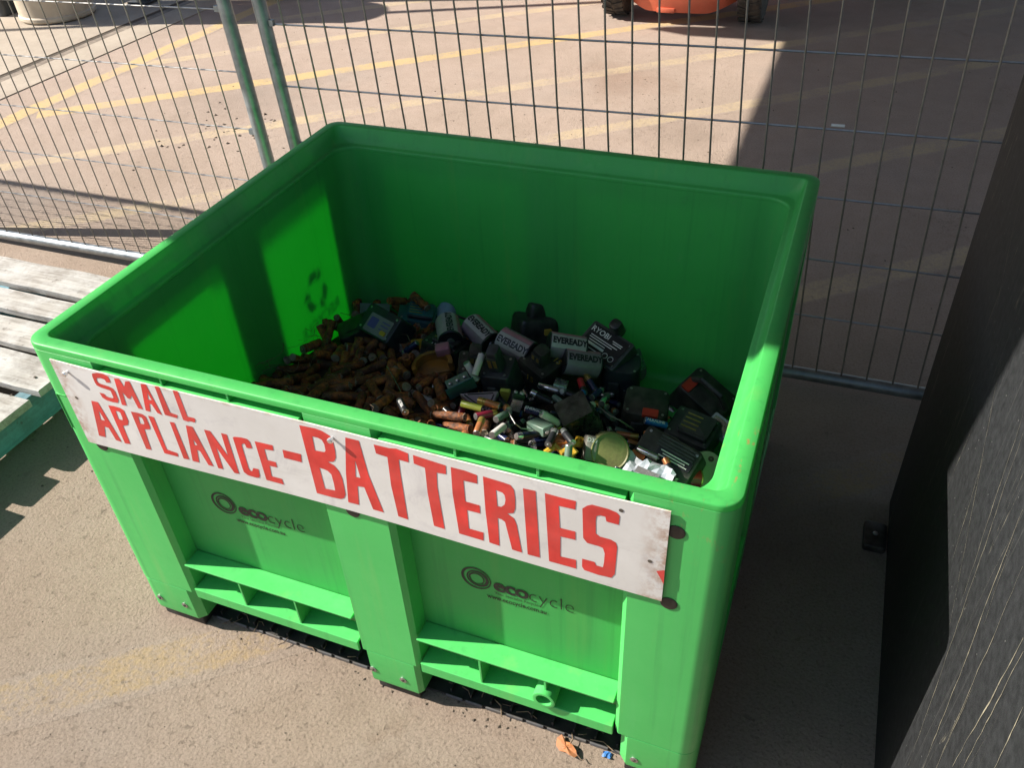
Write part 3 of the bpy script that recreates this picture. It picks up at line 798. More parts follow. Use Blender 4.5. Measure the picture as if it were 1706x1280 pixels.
# rim
prof = [(0, .738, .032), (0, .746, .032), (.0008, .7482, .0315), (.0025, Z1, .031), (.0235, Z1, .016), (.0252, .7485, .016), (.0262, .746, .016), (.0315, .727, .020), (.038, .7125, .032), (.040, .7105, .034), (.046, .7095, .048), (.0483, .708, .050), (.0490, .705, .050), (.0490, .700, .050), (.0445, .700, .048), (.038, .704, .036), (.030, .724, .022), (.0215, .738, .018)]
mb = MB(); mb.loft([ring(*p) for p in prof], close=True); mb.build('rim', MAT['green_thin'], bin_, smooth=True, angle=.9)
# liner: one moulded skin with a floor
prof = [(.0490, .6995, .050), (.0490, .45, .050), (.0490, .19, .050), (.055, .175, .052), (.067, .168, .05)]
mbl = MB()
inner = [ring(*p) for p in prof]
outer = [ring(*p) for p in [(.0440, .6995, .046), (.0440, .45, .046), (.0440, .158, .046)]]
mbl.loft([outer[2], outer[1], outer[0], inner[0], inner[1], inner[2], inner[3], inner[4]], True, True)
mbl.build('liner', MAT['green_thin'], bin_, smooth=True, angle=.9)

def outline_corner(cx, cy, sx, sy, ax, ay, r, ins, draft=0.0):
    """plan of a corner post: outer corner at cx,cy, arms of length ax, ay along the two faces"""
    pts = []
    c = .010
    D = .0435 - draft
    e = ins
    pts += [(ax - e, D), (ax - e - .002, c + e), (ax - e - c, e)]
    for k in range(9):
        t = 1.5 * PI - PI / 2 * k / 8
        pts.append((r + (r - e) * math.cos(t), r + (r - e) * math.sin(t)))
    pts += [(e, ay - e - c), (c + e, ay - e - .002), (D, ay - e)]
    pts += [(D, D + .012), (D + .012, D)]
    return [(cx + sx * x, cy + sy * y) for x, y in pts]

for (cx, cy, sx, sy) in ((0, 0, 1, 1), (BW, 0, -1, 1), (0, BD, 1, -1), (BW, BD, -1, -1)):
    mb = MB()
    ax, ay = (.154, .154) if sx > 0 else (.148, .154)
    lv = [(.0015, .1335, 0), (0, .135, 0), (0, .6990, 0), (0, .7000, .0225), (0, .7368, .0225), (.0005, .7372, .0225)]
    mb.loft([[(x, y, z) for x, y in outline_corner(cx, cy, sx, sy, ax, ay, .032, e, dd)] for e, z, dd in lv])
    mb.build('corner_post', G, bin_, smooth=True, angle=.5)
    mb = MB()
    lv = [(.006, Z0 + .0005), (.002, Z0 + .006), (.0008, Z0 + .012), (.0008, .131), (.002, .1325)]
    def foot(e):
        f = lambda x, y: (cx + sx * x, cy + sy * y)
        a_, b_ = ax - .012 - e, ay - .012 - e
        pts = [f(a_ - .0, .05), f(a_, .014 + e), f(a_ - .014, e + 0.0)]
        for k in range(9):
            t = 1.5 * PI - PI / 2 * k / 8
            pts.append(f(.032 + (.032 - e) * math.cos(t), .032 + (.032 - e) * math.sin(t)))
        pts += [f(e, b_ - .014), f(.014 + e, b_), f(.05, b_), f(a_ - .01, b_), f(a_, b_ - .01)]
        return pts
    mb.loft([[(x, y, z) for x, y in foot(e)] for e, z in lv])
    mb.build('foot', G, bin_, smooth=True, angle=.5)

def post_plan(u0, u1, e, side, d=.0435):
    pts = [(u0 + e, d), (u0 + e + .002, .010 + e), (u0 + e + .010, e), (u1 - e - .010, e), (u1 - e - .002, .010 + e), (u1 - e, d)]
    m = {'front': lambda u, v: (u, v), 'back': lambda u, v: (u, BD - v), 'left': lambda u, v: (v, u), 'right': lambda u, v: (BW - v, u)}[side]
    return [m(*p) for p in pts]
SIDES = {'front': ((.154, .542), (.677, 1.052)), 'back': ((.154, .542), (.677, 1.052)),
         'left': ((.154, .441), (.577, .864)), 'right': ((.154, .441), (.577, .864))}
for side, ((a0, a1), (b0, b1)) in SIDES.items():
    mb = MB()
    mb.loft([[(x, y, z) for x, y in post_plan(a1, b0, e, side, dd)] for e, z, dd in ((.0015, .1335, .0435), (0, .135, .0435), (0, .6990, .0435), (0, .7000, .021), (0, .7368, .021), (.0005, .7372, .021))])
    mb.build('middle_post', G, bin_, smooth=True, angle=.5)
    mb = MB()
    mb.loft([[(x, y, z) for x, y in post_plan(a1 + .006, b0 - .006, e, side, .13)] for e, z in ((.006, Z0 + .0005), (.002, Z0 + .006), (.0008, Z0 + .012), (.0008, .131), (.002, .1325))])
    mb.build('foot', G, bin_, smooth=True, angle=.5)
    mp = {'front': lambda u, v: (u, v), 'back': lambda u, v: (u, BD - v), 'left': lambda u, v: (v, u), 'right': lambda u, v: (BW - v, u)}[side]
    def bx(u0, u1, v0, v1, z0, z1, name, bev=.0012):
        q = [mp(u0, v0), mp(u1, v0), mp(u1, v1), mp(u0, v1)]
        mb = MB(); mb.loft([[(x, y, z0) for x, y in q], [(x, y, z1) for x, y in q]]); return mb.build(name, G, bin_, bevel=bev, seg=1)
    for (u0, u1) in ((a0, a1), (b0, b1)):
        e = .0008
        bx(u0 + e, u1 - e, .0006, .0434, .664, .7045, 'top_band')
        zs = .7207 if side == 'front' else .7047
        if side == 'front': bx(u0 + e, u1 - e, .0008, .0275, .7047, .7205, 'slot_floor', .0006)
        bx(u0 + e, u1 - e, .0006, .0434, .2215, .2262, 'ledge')
        bx(u0 + e, u1 - e, .0016, .0434, .1435, .1495, 'beam')
        bx(u0 + .0003, u1 - .0003, .0004, .0062, .122, .1496, 'beam_lip')
        for k in (1, 2):
            u = u0 + (u1 - u0) * k / 3
            bx(u - .0022, u + .0022, .0022, .0212, zs, .7377, 'rib', .0006)
            bx(u - .0022, u + .0022, .0022, .0434, .1497 if not (side == 'front' and u > .9) else .1900, .2213, 'rib', .0006)
            for dz in (0,):
                pass
# floor underside
mb = MB(); mb.box(.05, BW - .05, .05, BD - .05, .128, .157); mb.build('floor', G, bin_)
mb = MB()
for (x, y) in ((.60, .509),):
    mb.loft([rrect(x - .07, x + .07, y - .07, y + .07, Z0 + .001, .015), rrect(x - .07, x + .07, y - .07, y + .07, .1278, .015)])
mb.build('foot', G, bin_)
# drain spout
mb = MB(); n = 20; sx0, sz0 = .926, .172
loops = [[(sx0 + r_ * math.cos(2 * PI * k / n), y, sz0 + r_ * math.sin(2 * PI * k / n)) for k in range(n)] for y, r_ in ((.043, .0205), (.002, .0215), (-.006, .0215), (-.0065, .0205), (-.006, .0145), (.040, .0145))]
mb.loft(loops); sp_ = mb.build('drain_spout', G, bin_, smooth=True, angle=.7)
# plugs, rivets
def disc(name, x, y, z, r, mat, t=.0016, n=18):
    mb = MB(); mb.loft([[(x + q * math.cos(2 * PI * k / n), y - d_, z + q * math.sin(2 * PI * k / n)) for k in range(n)] for q, d_ in ((r, -.001), (r, t * .7), (r * .9, t), (r * .2, t))]); return mb.build(name, mat, bin_, smooth=True, angle=.6)
for (x, z) in ((1.1225, .682), (1.1235, .530), (.604, .541), (.079, .533)): disc('plug', x, 0, z, .0125, MAT['plug'])
for (x, z) in ((.037, .071), (.104, .073), (.564, .072), (.630, .069), (1.094, .063), (1.160, .06)):
    s_ = disc('screw', x, 0, z, .0075, MAT['steel'], .001)
    mb = MB(); mb.loft([[(x + q * math.cos(2 * PI * k / 10), -.0012 - dd, z + q * math.sin(2 * PI * k / 10)) for k in range(10)] for q, dd in ((.0035, 0), (.003, .0012))]); mb.build('screw_socket', MAT['grit'], s_)
# moulded ID outline on the corner post
mb = MB()
for (x0, x1, z0, z1) in ((.022, .045, .640, .6412), (.022, .0232, .560, .640), ): mb.box(x0, x1, -.0009, .002, z0, z1)
mb.build('moulded_frame', G, bin_)
# skids under the feet
for yc in (.078, .509, .940):
    mb = MB(); mb.box(.012, BW - .012, yc - .042, yc + .042, 0.0005, .006)
    mb.box(.012, BW - .012, yc + .034, yc + .042, .007, .0275)
    sk = mb.build('skid', MAT['skid'], bin_)
    for xa, xb in ((.022, .128), (.562, .655), (1.075, BW - .022)):
        m2 = MB(); m2.box(xa, xb, max(.010, yc - .078), min(BD - .005, yc + .0335 + (.04 if yc > .9 else 0)), .0065 if yc - .078 > .01 else .0008, .0278); m2.build('skid_pad', MAT['skid'], sk, bevel=.003)
    if yc < .2:
        k = 0; x = .150
        while x < 1.06:
            if not (.545 < x < .675):
                m2 = MB(); m2.box(x - .0018, x + .0018, yc - .036, yc + .0336, .0072, .0185); m2.build('skid_rib', MAT['skid'], sk)
            x += .043
        for xa, xb in [(.142 + .043 * q, .142 + .043 * q + .036) for q in range(22) if not .50 < .142 + .043 * q < .67]:
            m2 = MB(); m2.box(xa, xb, yc - .0455, yc - .0422, .0005, .0095); m2.build('skid_lip', MAT['skid_lip'], sk, bevel=.001, seg=1)

# printed logo on both front panels
def logo(px, pz):
    y = .0434
    def T(x, z): return Matrix(((1, 0, 0, x), (0, 0, -1, y - .0004), (0, 1, 0, z), (0, 0, 0, 1)))
    mb = MB(); n = 40
    def ell(cx, cz, ra, rb, w, rot):
        a = []; b = []
        for k in range(n):
            t = 2 * PI * k / n; wi = w * (0.55 + .75 * (0.5 + 0.5 * math.cos(t - rot)))
            a.append((cx + ra * math.cos(t), y - .0004, cz + rb * math.sin(t))); b.append((cx + (ra - wi) * math.cos(t), y - .0004, cz + (rb - wi) * math.sin(t)))
        mb.add(a + b, [(k, (k + 1) % n, n + (k + 1) % n, n + k) for k in range(n)])
    ell(px, pz, .0275, .0275, .0036, PI); ell(px + .003, pz, .0205, .0205, .0044, 0); ell(px + .001, pz, .0145, .0145, .0026, 2)
    sw = mb.build('printed_rings', MAT['print'], bin_)
    text_flat('printed_lettering', 'eco', .044, MAT['print'], bin_, T(px + .031, pz - .004), .0013, 1.06, 'LEFT', .92)
    text_flat('printed_lettering', 'cycle', .044, MAT['print'], bin_, T(px + .0935, pz - .006), -.0009, .94, 'LEFT', 1.0)
    text_flat('printed_lettering', 'Your Specialist Recycler', .0098, MAT['print'], bin_, T(px + .033, pz - .0255), 0, .86, 'LEFT')
    text_flat('printed_lettering', 'www.ecocycle.com.au', .0155, MAT['print'], bin_, T(px + .018, pz - .039), .0002, .78, 'LEFT')
logo(.276, .405); logo(.792, .398)
# recycling mark printed on the outside of the left wall
mb = MB(); cy_, cz_, xs = .742, .408, .0436
for k in range(3):
    a = PI / 2 + k * 2 * PI / 3
    def pt(r_, t): return (xs, cy_ - r_ * math.cos(t), cz_ + r_ * math.sin(t) * 1.15)
    vs = [pt(.030, a - .55), pt(.030, a + .15), pt(.035, a + .45), pt(.052, a + .30), pt(.052, a - .25), pt(.038, a - .75)]
    mb.add(vs, [(0, 1, 2, 3, 4, 5)])
    mb.add([pt(.022, a + .48), pt(.060, a + .50), pt(.043, a + .95)], [(0, 1, 2)])
mb.build('printed_arrows', MAT['print'], bin_)
TL = Matrix(((0, 0, -1, xs), (-1, 0, 0, .742), (0, 1, 0, .325), (0, 0, 0, 1)))
text_flat('printed_lettering', 'RECYCLE', .042, MAT['print'], bin_, TL, .0006, 1.05)

# ---------------------------------------------------------------- sign
sg = empty('sign_board', 'white sheet metal sign hand lettered SMALL APPLIANCE - BATTERIES in red on the bin front', 'sign', (0.585, -0.0045, 0.633))
def sbow(x): 
    t = (x - .056) / 1.057
    return -.0022 * math.sin(PI * t) - .0012 * math.sin(3.1 * PI * t)
def sagz(x, z):
    return z
mb = MB(); loops = []
nS = 40
for i in range(nS + 1):
    t = i / nS; x = .0560 + (1.1135 - .0560) * t
    zt = .7275 - .0045 * t; zb = .5395 + .012 * math.sin(PI * min(t / 1.0, 1)) * (1 if t < .99 else 0) - .003 * t
    y = sbow(x)
    loops.append([(x - .585, y - .0012, zb - .633), (x - .585, y + .0012, zb - .633), (x - .585, y + .0012, zt - .633), (x - .585, y - .0012, zt - .633)])
mb.loft(loops); mb.build('sheet', MAT['sign'], sg, smooth=True, angle=.5)
LET = [('S',[[(0.1471,0.7203),(0.1594,0.7248),(0.1737,0.7259),(0.1821,0.7234),(0.1831,0.7159),(0.1822,0.7101),(0.1727,0.7078),(0.1713,0.7136),(0.1629,0.7149),(0.1552,0.713),(0.1516,0.7095),(0.1518,0.7032),(0.1568,0.7009),(0.1742,0.6998),(0.1812,0.6976),(0.1838,0.6923),(0.1836,0.673),(0.1791,0.6657),(0.1668,0.6642),(0.1531,0.6651),(0.1465,0.6686),(0.1446,0.6789),(0.1551,0.6789),(0.1565,0.6752),(0.1627,0.6733),(0.171,0.6738),(0.1737,0.6756),(0.1738,0.6897),(0.1714,0.6911),(0.1531,0.6926),(0.146,0.6948),(0.1445,0.7005),(0.1447,0.7075),(0.1448,0.7134)]]),('M',[[(0.1946,0.722),(0.2061,0.724),(0.21,0.7078),(0.2176,0.7214),(0.2274,0.7242),(0.232,0.6658),(0.2222,0.6658),(0.2192,0.6923),(0.2127,0.6836),(0.2075,0.6829),(0.2005,0.6945),(0.1971,0.6647),(0.1866,0.6636)]]),('A',[[(0.2505,0.7247),(0.2616,0.7265),(0.2711,0.664),(0.2623,0.6663),(0.2572,0.6831),(0.2527,0.6839),(0.2473,0.6649),(0.2375,0.6648)],[(0.2576,0.708),(0.261,0.6931),(0.2536,0.6928)]]),('L',[[(0.2797,0.7271),(0.2886,0.7284),(0.2915,0.6751),(0.3058,0.673),(0.3022,0.6655),(0.2777,0.6664)]]),('L',[[(0.3153,0.7278),(0.3257,0.7287),(0.3264,0.6755),(0.3397,0.6761),(0.3413,0.6726),(0.3381,0.6661),(0.327,0.6662),(0.3234,0.664),(0.3144,0.6652)]]),('A',[[(0.1146,0.6531),(0.1298,0.6539),(0.1451,0.5668),(0.1326,0.5672),(0.1276,0.5946),(0.1184,0.5953),(0.1086,0.567),(0.0929,0.5663)],[(0.1222,0.6344),(0.1265,0.6112),(0.1168,0.6107)]]),('P',[[(0.1523,0.6529),(0.1648,0.6548),(0.1787,0.6543),(0.1853,0.6509),(0.1854,0.6268),(0.1803,0.6168),(0.1666,0.6109),(0.1654,0.5678),(0.152,0.5657)],[(0.1644,0.6442),(0.1717,0.6447),(0.1744,0.6417),(0.174,0.6311),(0.1722,0.6253),(0.1633,0.625)]]),('P',[[(0.201,0.6526),(0.2165,0.654),(0.2262,0.6535),(0.2316,0.6498),(0.232,0.628),(0.2293,0.6209),(0.2158,0.6171),(0.2119,0.5681),(0.2001,0.5669)],[(0.2139,0.645),(0.2208,0.6448),(0.2222,0.6411),(0.2219,0.6326),(0.2196,0.6292),(0.2113,0.6286)]]),('L',[[(0.238,0.6536),(0.2498,0.6537),(0.2499,0.5805),(0.272,0.5783),(0.2703,0.5696),(0.2406,0.5689)]]),('I',[[(0.2822,0.6523),(0.2921,0.6534),(0.2939,0.5702),(0.2815,0.5686)]]),('A',[[(0.3156,0.6539),(0.3291,0.6544),(0.3439,0.5694),(0.3335,0.5691),(0.3261,0.599),(0.3202,0.6003),(0.3144,0.5694),(0.3004,0.5688)],[(0.3206,0.6242),(0.3248,0.6122),(0.3183,0.6107)]]),('N',[[(0.3521,0.6545),(0.3639,0.655),(0.3842,0.6054),(0.386,0.6565),(0.3971,0.6564),(0.3953,0.5678),(0.3857,0.5664),(0.3648,0.6194),(0.3635,0.5687),(0.3531,0.5681)]]),('C',[[(0.4078,0.6532),(0.4123,0.6558),(0.4265,0.658),(0.4365,0.6577),(0.4402,0.6531),(0.441,0.639),(0.4349,0.6372),(0.4296,0.6366),(0.4286,0.6449),(0.4252,0.6449),(0.4211,0.6408),(0.4199,0.5873),(0.4221,0.583),(0.4253,0.583),(0.4297,0.5914),(0.4402,0.5921),(0.4387,0.5771),(0.4363,0.5712),(0.4288,0.5694),(0.4132,0.57),(0.4068,0.5751),(0.4065,0.5832)]]),('E',[[(0.4505,0.657),(0.4843,0.6578),(0.4833,0.6462),(0.4654,0.6443),(0.4648,0.62),(0.4807,0.62),(0.4803,0.6085),(0.4657,0.6076),(0.4635,0.583),(0.4831,0.5832),(0.4838,0.5702),(0.4499,0.5705)]]),('-',[[(0.5016,0.6535),(0.5357,0.6539),(0.533,0.6357),(0.5004,0.6357)]]),('B',[[(0.5474,0.7175),(0.5761,0.7187),(0.5874,0.7168),(0.5994,0.7109),(0.6026,0.6982),(0.6028,0.681),(0.6009,0.6664),(0.5967,0.658),(0.5924,0.6549),(0.5836,0.6526),(0.594,0.6482),(0.6009,0.6377),(0.6039,0.6222),(0.6034,0.5959),(0.6028,0.5862),(0.5983,0.577),(0.5913,0.5727),(0.5754,0.5712),(0.5467,0.5713)],[(0.5664,0.7001),(0.5751,0.7006),(0.5826,0.6976),(0.5854,0.6898),(0.5847,0.6756),(0.5817,0.6721),(0.5648,0.6706)],[(0.5649,0.6337),(0.5728,0.6334),(0.5799,0.6311),(0.5848,0.6253),(0.5853,0.605),(0.5845,0.5896),(0.5654,0.5875)]]),('A',[[(0.627,0.7155),(0.6499,0.7157),(0.6546,0.6474),(0.6688,0.5688),(0.6497,0.5691),(0.6418,0.616),(0.6296,0.6142),(0.6245,0.5705),(0.6047,0.5699),(0.6133,0.638)],[(0.6358,0.6717),(0.6385,0.6351),(0.6299,0.6345)]]),('T',[[(0.6748,0.7156),(0.7011,0.7161),(0.7125,0.7187),(0.7312,0.7151),(0.7298,0.6967),(0.7136,0.6972),(0.7124,0.6693),(0.7115,0.5681),(0.6947,0.5695),(0.6919,0.6361),(0.6947,0.6965),(0.6759,0.698)]]),('T',[[(0.7392,0.7143),(0.754,0.7129),(0.791,0.7097),(0.7897,0.6921),(0.7745,0.6903),(0.7723,0.6601),(0.7749,0.5697),(0.7568,0.5706),(0.7542,0.642),(0.756,0.694),(0.7384,0.697)]]),('E',[[(0.7987,0.7091),(0.8208,0.709),(0.8391,0.706),(0.8383,0.6889),(0.8166,0.6881),(0.8161,0.6449),(0.8387,0.6442),(0.8385,0.6272),(0.8174,0.6269),(0.817,0.5865),(0.8408,0.5863),(0.8395,0.5678),(0.7993,0.569),(0.7964,0.656)]]),('R',[[(0.8483,0.7066),(0.8803,0.7043),(0.8896,0.7029),(0.8946,0.6948),(0.8957,0.6756),(0.8949,0.6571),(0.8917,0.6468),(0.8819,0.6424),(0.8919,0.6356),(0.8955,0.6237),(0.9016,0.5643),(0.8859,0.5653),(0.8774,0.6229),(0.872,0.6267),(0.8662,0.6274),(0.8655,0.5659),(0.8492,0.5674),(0.8474,0.6369)],[(0.8668,0.6853),(0.8765,0.6835),(0.8797,0.6792),(0.8806,0.6705),(0.8787,0.6598),(0.8735,0.6534),(0.8672,0.6522)]]),('I',[[(0.9082,0.7024),(0.9268,0.7031),(0.9298,0.5639),(0.9105,0.5637)]]),('E',[[(0.9403,0.7034),(0.9629,0.7022),(0.9851,0.7021),(0.9841,0.6852),(0.9601,0.6848),(0.9616,0.6401),(0.9845,0.6403),(0.9846,0.6231),(0.9622,0.6223),(0.9618,0.5786),(0.9856,0.5799),(0.986,0.5606),(0.9441,0.5613)]]),('S',[[(0.9942,0.6907),(1.0008,0.6984),(1.0077,0.7027),(1.0311,0.7016),(1.0421,0.6987),(1.0464,0.6934),(1.0457,0.6756),(1.0284,0.6763),(1.0267,0.6855),(1.0191,0.6854),(1.0143,0.6825),(1.0135,0.672),(1.014,0.647),(1.0201,0.6426),(1.0357,0.6419),(1.0428,0.6384),(1.0452,0.6291),(1.0436,0.5708),(1.0388,0.5605),(1.0189,0.5596),(0.998,0.5622),(0.9947,0.5686),(0.9948,0.5861),(1.0133,0.5859),(1.0156,0.5792),(1.0259,0.5789),(1.0271,0.5903),(1.0277,0.6097),(1.0249,0.6202),(1.0191,0.6222),(1.0017,0.6229),(0.9959,0.6311)]]),('mark',[[(1.1021,0.6001),(1.1134,0.6062),(1.1141,0.5761)]])]
for ch, polys in LET:
    cu = bpy.data.curves.new('c', 'CURVE'); cu.dimensions = '2D'; cu.fill_mode = 'FRONT'
    for poly in polys:
        sp = cu.splines.new('POLY'); sp.points.add(len(poly) - 1); sp.use_cyclic_u = True
        for i, (x, z) in enumerate(poly): sp.points[i].co = (x, z, 0, 1)
    ob = bpy.data.objects.new('c', cu); C.objects.link(ob)
    dg = bpy.context.evaluated_depsgraph_get(); dg.update()
    me = bpy.data.meshes.new_from_object(ob.evaluated_get(dg))
    vs = [v.co.copy() for v in me.vertices]; fs = [tuple(p.vertices) for p in me.polygons]
    bpy.data.objects.remove(ob); bpy.data.curves.remove(cu); bpy.data.meshes.remove(me)
    mb = MB(); mb.add([(v.x - .585, sbow(v.x) - .0016, v.y - .633) for v in vs], fs)
    mb.build('painted_letter', MAT['red'], sg)
for (x, z) in ((.0880, .7085), (.6030, .7075)):
    mb = MB(); mb.loft([[(x - .585 + q * math.cos(2 * PI * k / 10), sbow(x) - d_, z - .633 + q * math.sin(2 * PI * k / 10)) for k in range(10)] for q, d_ in ((.0028, -.004), (.0028, .006), (.0048, .0061), (.0048, .0095), (.0036, .0105))])
    mb.build('bolt', MAT['bright'], sg, smooth=True, angle=.5)
for (x, z) in ((1.048, .7045), (1.092, .617), (.080, .650)):
    mb = MB(); mb.loft([[(x - .585 + q * math.cos(2 * PI * k / 8), sbow(x) - .0016, z - .633 + q * math.sin(2 * PI * k / 8)) for k in range(8)] for q in (.0034, .0002)], False, False); mb.build('screw_hole', MAT['grit'], sg)

# ---------------------------------------------------------------- contents of the bin
def ss(t): t = max(0., min(1., t)); return t * t * (3 - 2 * t)
def heap_h(x, y): return .468 - .265 * y - .10 * ss((x - .6) / .55)
rn = random.Random(3)
mb = MB(); nx, ny = 64, 52; vs = []
bumps = [(rn.uniform(.06, 1.14), rn.uniform(.06, .96), rn.uniform(.02, .05), rn.uniform(-.012, .014)) for _ in range(420)]
for j in range(ny + 1):
    for i in range(nx + 1):
        x = .0505 + 1.099 * i / nx; y = .0505 + .917 * j / ny
        z = heap_h(x, y) - .022
        for bx_, by_, br, bh in bumps:
            d2 = ((x - bx_) ** 2 + (y - by_) ** 2) / br ** 2
            if d2 < 4: z += bh * math.exp(-d2 * 1.5)
        vs.append((x, y, z))
mb.add(vs, [(j * (nx + 1) + i, j * (nx + 1) + i + 1, (j + 1) * (nx + 1) + i + 1, (j + 1) * (nx + 1) + i) for j in range(ny) for i in range(nx)])
hp = mb.build('battery_heap', MAT['heap'], smooth=True)
tag(hp, 'grimy mass of old batteries and dirt filling the bin below the loose ones', 'battery heap', None, 'stuff')

def lathe_x(prof, n=14):
    mb = MB(); mb.lathe([(p[1], p[0], p[2]) for p in prof], n)
    mb.v = [(z, x, y) for x, y, z in mb.v]
    return mb
AA_R, AA_L = .0080, .054
KINDS = {
    'coppertop': ('label_black', 'copper', .70, 'black battery with a copper end'),
    'navy': ('label_navy', 'label_silver', .78, 'navy blue battery with a silver end'),
    'silver': ('label_silver', 'label_black', .25, 'silver and black battery'),
    'black': ('label_black', 'label_black', .5, 'all black battery'),
    'green': ('label_green', 'label_silver', .8, 'grey green battery'),
    'lime': ('label_lime', 'label_lime', .5, 'yellow green battery'),
    'red': ('label_red', 'label_black', .62, 'red and black battery'),
    'maroon': ('label_maroon', 'label_gold', .75, 'dark red battery'),
    'white': ('label_white', 'label_white', .5, 'off white battery'),
    'blue': ('label_blue', 'label_blue', .5, 'blue battery'),
    'gold': ('label_gold', 'label_navy', .35, 'gold and navy battery'),
    'steel': ('bright', 'steel', .5, 'bare steel battery'),
    'copper': ('copper', 'label_gold', .6, 'copper and gold battery'),
}
CACHE = {}
def cell_mesh(kind):
    if kind in CACHE: return CACHE[kind]
    a, b, f, _ = KINDS[kind]
    L, r = AA_L, AA_R; h = L / 2
    mb = lathe_x([(-h, r * .55, 2), (-h, r * .9, 2), (-h + .001, r * .99, 0), (-h + L * f, r, 1), (h - .0035, r, 1), (h - .0028, r * .97, 2), (h - .0024, r * .7, 2)], 14)
    c = mb.build('casing', [MAT[a], MAT[b], MAT['steel']], smooth=True, angle=.7)
    mb = lathe_x([(h - .0035, r * .38, 0), (h - .0002, r * .36, 0), (h + .0004, r * .28, 0)], 10)
    t = mb.build('terminal', MAT['steel'], smooth=True, angle=.7)
    CACHE[kind] = (c.data, t.data)
    bpy.data.objects.remove(c); bpy.data.objects.remove(t)
    return CACHE[kind]

def cell(kind, mtx, label, group=None, text=None, tmat='white_print', scale=1.0, name='small_battery', tilt=PI / 2):
    e = empty(name, label, 'battery', (0, 0, 0), None, group)
    e.matrix_world = mtx @ Matrix.Scale(scale, 4)
    c, t = cell_mesh(kind)
    oc = link(bpy.data.objects.new('casing', c), e); link(bpy.data.objects.new('terminal', t), e)
    if text: text_round('printed_lettering', text, .0092, MAT[tmat], e, AA_R + .0004, tilt, -.003, .0002)
    return e

def axis(p0, p1):
    """frame whose x runs from p0 to p1, centred between them"""
    a = Vector(p0); b = Vector(p1)
    return frame(b - a, (0, 0, 1), (a + b) / 2)

# --- big round cells
def big_cell(label, p0, p1, body, band, text, end='label_black', r=.0315, L=.094, group='large round batteries in the bin', mid=2.1, flip=1, tsize=.0225):
    e = empty('large_battery', label, 'battery', (0, 0, 0), None, group)
    e.matrix_world = axis(p0, p1)
    h = L / 2
    mb = lathe_x([(-h, r * .4, 1), (-h, r * .86, 1), (-h + .002, r * .98, 1), (-h + .003, r, 0), (h - .006, r, 1), (h - .003, r * .99, 1), (h - .0015, r * .93, 1), (h - .002, r * .85, 1)], 28)
    mb.build('casing', [MAT[body], MAT[end]], e, smooth=True, angle=.6)
    mb = lathe_x([(h - .003, r * .33, 0), (h + .001, r * .30, 0), (h + .0015, r * .24, 0)], 14); mb.build('terminal', MAT['steel'], e, smooth=True, angle=.6)
    # printed band along the label
    mb = MB(); vs = []; n = 10; w = 1.15
    n = 14
    for xx in (-h + .004, h - .0065):
        for k in range(n + 1):
            a = mid - w / 2 + w * k / n; vs.append((xx, (r + .0002) * math.cos(a), (r + .0002) * math.sin(a)))
    mb.add(vs, [(k, k + 1, n + 2 + k, n + 1 + k) for k in range(n)]); mb.build('label_band', MAT[band], e, smooth=True)
    mb = MB(); vs = []
    for xx in (-h + .004, h - .0065):
        for k in range(n + 1):
            a = mid - w / 2 - .55 + .5 * k / n; vs.append((xx, (r + .0002) * math.cos(a), (r + .0002) * math.sin(a)))
    mb.add(vs, [(k, k + 1, n + 2 + k, n + 1 + k) for k in range(n)]); mb.build('label_stripe', MAT['label_pink'], e, smooth=True)
    if text: text_round('printed_lettering', text, tsize, MAT['label_black'], e, r + .0009, mid, 0, .0010, flip, .78)
    return e
big_cell('palest large round battery, lying end-on nearest the pale blue torch', (0.374, 0.822, 0.335), (0.427, 0.729, 0.337), 'label_pale', 'label_pale', 'EVEREADY', mid=1.45, flip=-1)
big_cell('large round battery with its black end nearest, right of the palest one', (0.440, 0.820, 0.340), (0.520, 0.769, 0.326), 'label_lilac', 'label_pale', 'EVEREADY', mid=1.8)
big_cell('large round battery with its bold lettering facing up, behind the gold printed pack', (0.546, 0.771, 0.349), (0.627, 0.753, 0.334), 'label_lilac', 'label_pale', 'EVEREADY', mid=2.4)
big_cell('upper of two large round batteries lying side by side against the specification label pack', (0.670, 0.772, 0.359), (0.744, 0.803, 0.338), 'label_lilac', 'label_pale', 'EVEREADY', mid=2.1)
big_cell('lower of two large round batteries lying side by side above the loose cells', (0.711, 0.748, 0.337), (0.786, 0.790, 0.310), 'label_lilac', 'label_lilac', 'EVEREADY', mid=2.15)
rc = big_cell('round battery with a red label and brass end in the front right corner', (1.030, 0.504, 0.282), (1.082, 0.535, 0.265), 'label_maroon', 'label_red', '', 'brass', r=.021, L=.07, mid=1.9, tsize=.018)

# --- tool battery packs
def fm(face, u, v, d):
    l, w, h = d
    if face == 'top': return Matrix.Translation((u, v, h + .0006))
    if face == 'front': return Matrix(((1, 0, 0, u), (0, 0, -1, -w / 2 - .0006), (0, 1, 0, v), (0, 0, 0, 1)))
    if face == 'left': return Matrix(((0, 0, -1, -l / 2 - .0006), (-1, 0, 0, u), (0, 1, 0, v), (0, 0, 0, 1)))
    if face == 'right': return Matrix(((0, 0, 1, l / 2 + .0006), (1, 0, 0, u), (0, 1, 0, v), (0, 0, 0, 1)))
def plate(name, parent, d, face, u, v, w, h, mat, t=.0012, r=.003):
    m = fm(face, u, v, d); mb = MB()
    l0 = rrect(-w / 2, w / 2, -h / 2, h / 2, -.004, r, 3); l1 = rrect(-w / 2, w / 2, -h / 2, h / 2, t, r, 3)
    mb.loft([[m @ Vector(p) for p in l0], [m @ Vector(p) for p in l1]])
    return mb.build(name, MAT[mat], parent)
